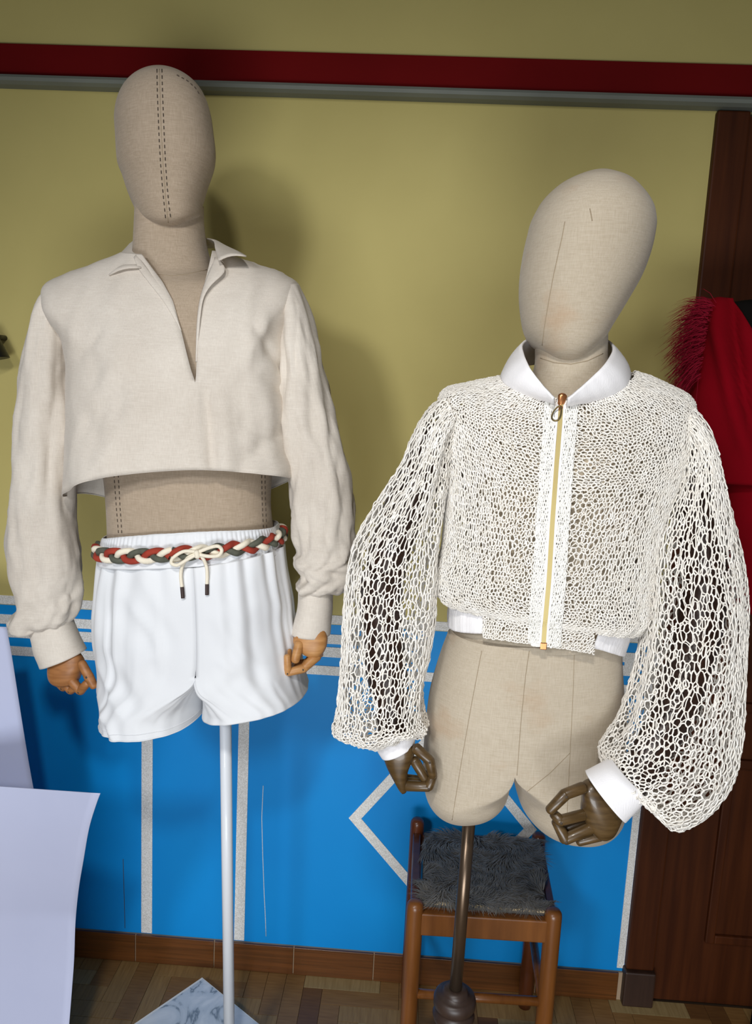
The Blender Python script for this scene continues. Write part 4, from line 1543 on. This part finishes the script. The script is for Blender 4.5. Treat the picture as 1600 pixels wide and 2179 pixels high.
# ================================================================ RED DRESS ON A BLACK FORM
DR = 1.50
form = thing('black_dress_form', 'black dress form half out of frame under the red dress', 'mannequin', (U(1772, 1000, DR)[0], DR, 0))
fr_ = [(1693, 596, 1787, 596, .045), (1691, 615, 1789, 615, .046), (1675, 632, 1803, 632, .052), (1545, 645, 1935, 645, .066), (1520, 670, 1958, 670, .078), (1518, 740, 1962, 740, .092), (1525, 850, 1955, 850, .094), (1545, 960, 1930, 960, .082), (1545, 1060, 1935, 1060, .086), (1535, 1160, 1950, 1160, .092)]
loft_obj('torso', Loft([(a, b, c, d_, DR, e, e, 0, 0) for a, b, c, d_, e in fr_], 5, 2.3).grid(48), 'form_black', form, caps=(True, True))
fx = U(1772, 1000, DR)[0]
MB().tube([(fx, DR, .02), (fx, DR, U(1772, 1150, DR)[2])], .012, 16).build('pole', 'form_black', form)
MB().lathe((fx, DR, 0), [(.13, 0), (.13, .012), (.11, .02), (.02, .026), (.015, .05)], 40).build('base', 'form_black', form)
dress = thing('red_dress', 'red sleeveless dress with a feather-trimmed shoulder in front of the door', 'dress', tuple(U(1735, 900, DR)))
rows = [(1505, 641, 1972, 641, DR, .068, .068), (1498, 655, 1978, 655, DR, .08, .08), (1490, 720, 1982, 720, DR, .098, .096), (1476, 800, 1984, 800, DR, .106, .10), (1470, 880, 1982, 880, DR, .108, .10), (1484, 960, 1978, 960, DR, .104, .10), (1490, 1022, 1988, 1022, DR, .112, .104)]
DL = Loft(rows, 6, 2.3)
eL = [(600, 1548), (632, 1558), (665, 1580), (700, 1600), (760, 1640), (880, 1735), (3000, 1735)]
eR = [(600, 1922), (632, 1912), (665, 1890), (700, 1870), (760, 1830), (880, 1735), (3000, 1735)]
DG = open_grid(DL, eL, eR, 120)


def dd(v, u, p):
    q = proj(p)
    a = 0.018 * math.exp(-((q[0] - np.interp(q[1], [700, 860, 1000], [1530, 1560, 1600])) / 16) ** 2)
    b = -0.020 * math.exp(-((q[0] - np.interp(q[1], [700, 860, 1000], [1560, 1585, 1630])) / 14) ** 2)
    return (a + b) * math.sin(PI * min(1, v * 1.05)) + nz(p[0] * 14, p[2] * 5, 2) * 0.006


bod = loft_obj('bodice', displace(DG, dd, False), 'red_cloth', dress, closed=False, solid=0.002)
rows = [(1545, 940, 1935, 940, DR, .088, .088), (1530, 1010, 1950, 1010, DR, .094, .094), (1528, 1110, 1958, 1110, DR, .104, .104), (1545, 1210, 1950, 1210, DR, .10, .10), (1562, 1292, 1940, 1292, DR, .096, .096)]
skg = displace(Loft(rows, 6, 2.3).grid(90), lambda v, u, p: nz(u * 18, v * 1.0, 1) * 0.008)
loft_obj('skirt', skg, 'red_cloth', dress, solid=0.002)
# feather trim round the armhole
ft = MB()
fv, ff_ = [], []
for k in range(900):
    t = random.random()
    bx, by = np.interp(t, [0, .3, 1], [1512, 1494, 1478]), np.interp(t, [0, .3, 1], [642, 690, 800])
    p0 = U(bx + random.uniform(-4, 14), by + random.uniform(-3, 8), DR - random.uniform(-.05, .07))
    ang = random.gauss(np.interp(t, [0, .5, 1], [2.75, 3.2, 3.6]), .35)
    L = random.uniform(.03, .075) * (1.1 - .35 * t)
    dr_ = np.array([math.cos(ang), random.uniform(-.4, .4), math.sin(ang)])
    w = random.uniform(.0003, .0007)
    q = [p0 + dr_ * L * s_ + np.array([0, 0, -1]) * (L * s_ * s_ * .55) for s_ in (0, .35, .7, 1)]
    n0 = len(fv)
    nn = np.array([-dr_[2], 0, dr_[0]])
    nn /= np.linalg.norm(nn) + 1e-9
    for i, p in enumerate(q):
        ww = w * (1, 1, .8, .3)[i]
        fv += [p - nn * ww, p + nn * ww]
    for i in range(3):
        ff_.append((n0 + 2 * i, n0 + 2 * i + 1, n0 + 2 * i + 3, n0 + 2 * i + 2))
mk('feather_trim', fv, ff_, 'feather', dress, kind='stuff')

# ================================================================ WHITE PAPER AT THE LEFT
def sheet(name, edge, xleft, dfun, label, cat):
    """edge: right edge pixels from top to bottom; bottom runs down to the floor"""
    E_ = smooth_path(edge, 6)
    G = []
    for (x, y, ytop) in E_:
        r = []
        for t in np.linspace(0, 1, 24):
            xx = xleft + (x - xleft) * t
            r.append(U(xx, ytop + (y - ytop) * t, dfun(t, y)))
        G.append(r)
    G = np.array(G)
    # continue to the floor
    last = G[-1]
    add = []
    for k in range(1, 9):
        q = last.copy()
        q[:, 2] = last[:, 2] * (1 - k / 8) + 0.0012 * (k / 8)
        add.append(q)
    G = np.concatenate([G, np.array(add)])
    c = G[-1].mean(0)
    o = loft_obj(name, G, 'paper', None, closed=False, solid=0.001, loc=(c[0], c[1], 0), label=label, cat=cat)
    return o


sheet('paper_sheet', [(214, 1688, 1655), (205, 1712, 1690), (190, 1762, 1750), (178, 1830, 1825), (168, 1890, 1890), (161, 1960, 1960), (158, 2040, 2040), (153, 2110, 2110), (147, 2185, 2185)], -260,
      lambda t, y: 1.33 + 0.05 * math.sin(PI * t * 0.9) - 0.10 * t * t * max(0, 1 - (y - 1688) / 260) + .02 * math.sin(y * .01), 'large curled white paper sheet at the lower left, its corner sticking out', 'paper')
sheet('paper_board', [(14, 1334, 1326), (26, 1400, 1395), (40, 1490, 1485), (56, 1590, 1585), (70, 1670, 1665), (95, 1800, 1800), (120, 1950, 1950)], -260,
      lambda t, y: 1.52 - 0.05 * math.cos(PI * t * .5), 'tall white board leaning behind the curled paper sheet', 'board')

# black fitting at the left edge of the wall
bp0 = U(-14, 735, WALL_Y - 0.05)
blk = thing('black_wall_lamp', 'small black fitting poking in at the left edge of the yellow wall', 'lamp', (bp0[0], WALL_Y, bp0[2]))
MB().lathe(bp0, [(.008, .03), (.012, .028), (.028, -.028), (.029, -.03), (.024, -.03)], 24, (-.2, 0, 1)).build('shade', 'black_plastic', blk)
MB().tube([bp0 + np.array([0, 0, .02]), (bp0[0], WALL_Y, bp0[2] + .02)], .006, 12).build('bracket', 'black_plastic', blk)
for o in list(bpy.data.objects):
    if '_org' in o:
        del o['_org']
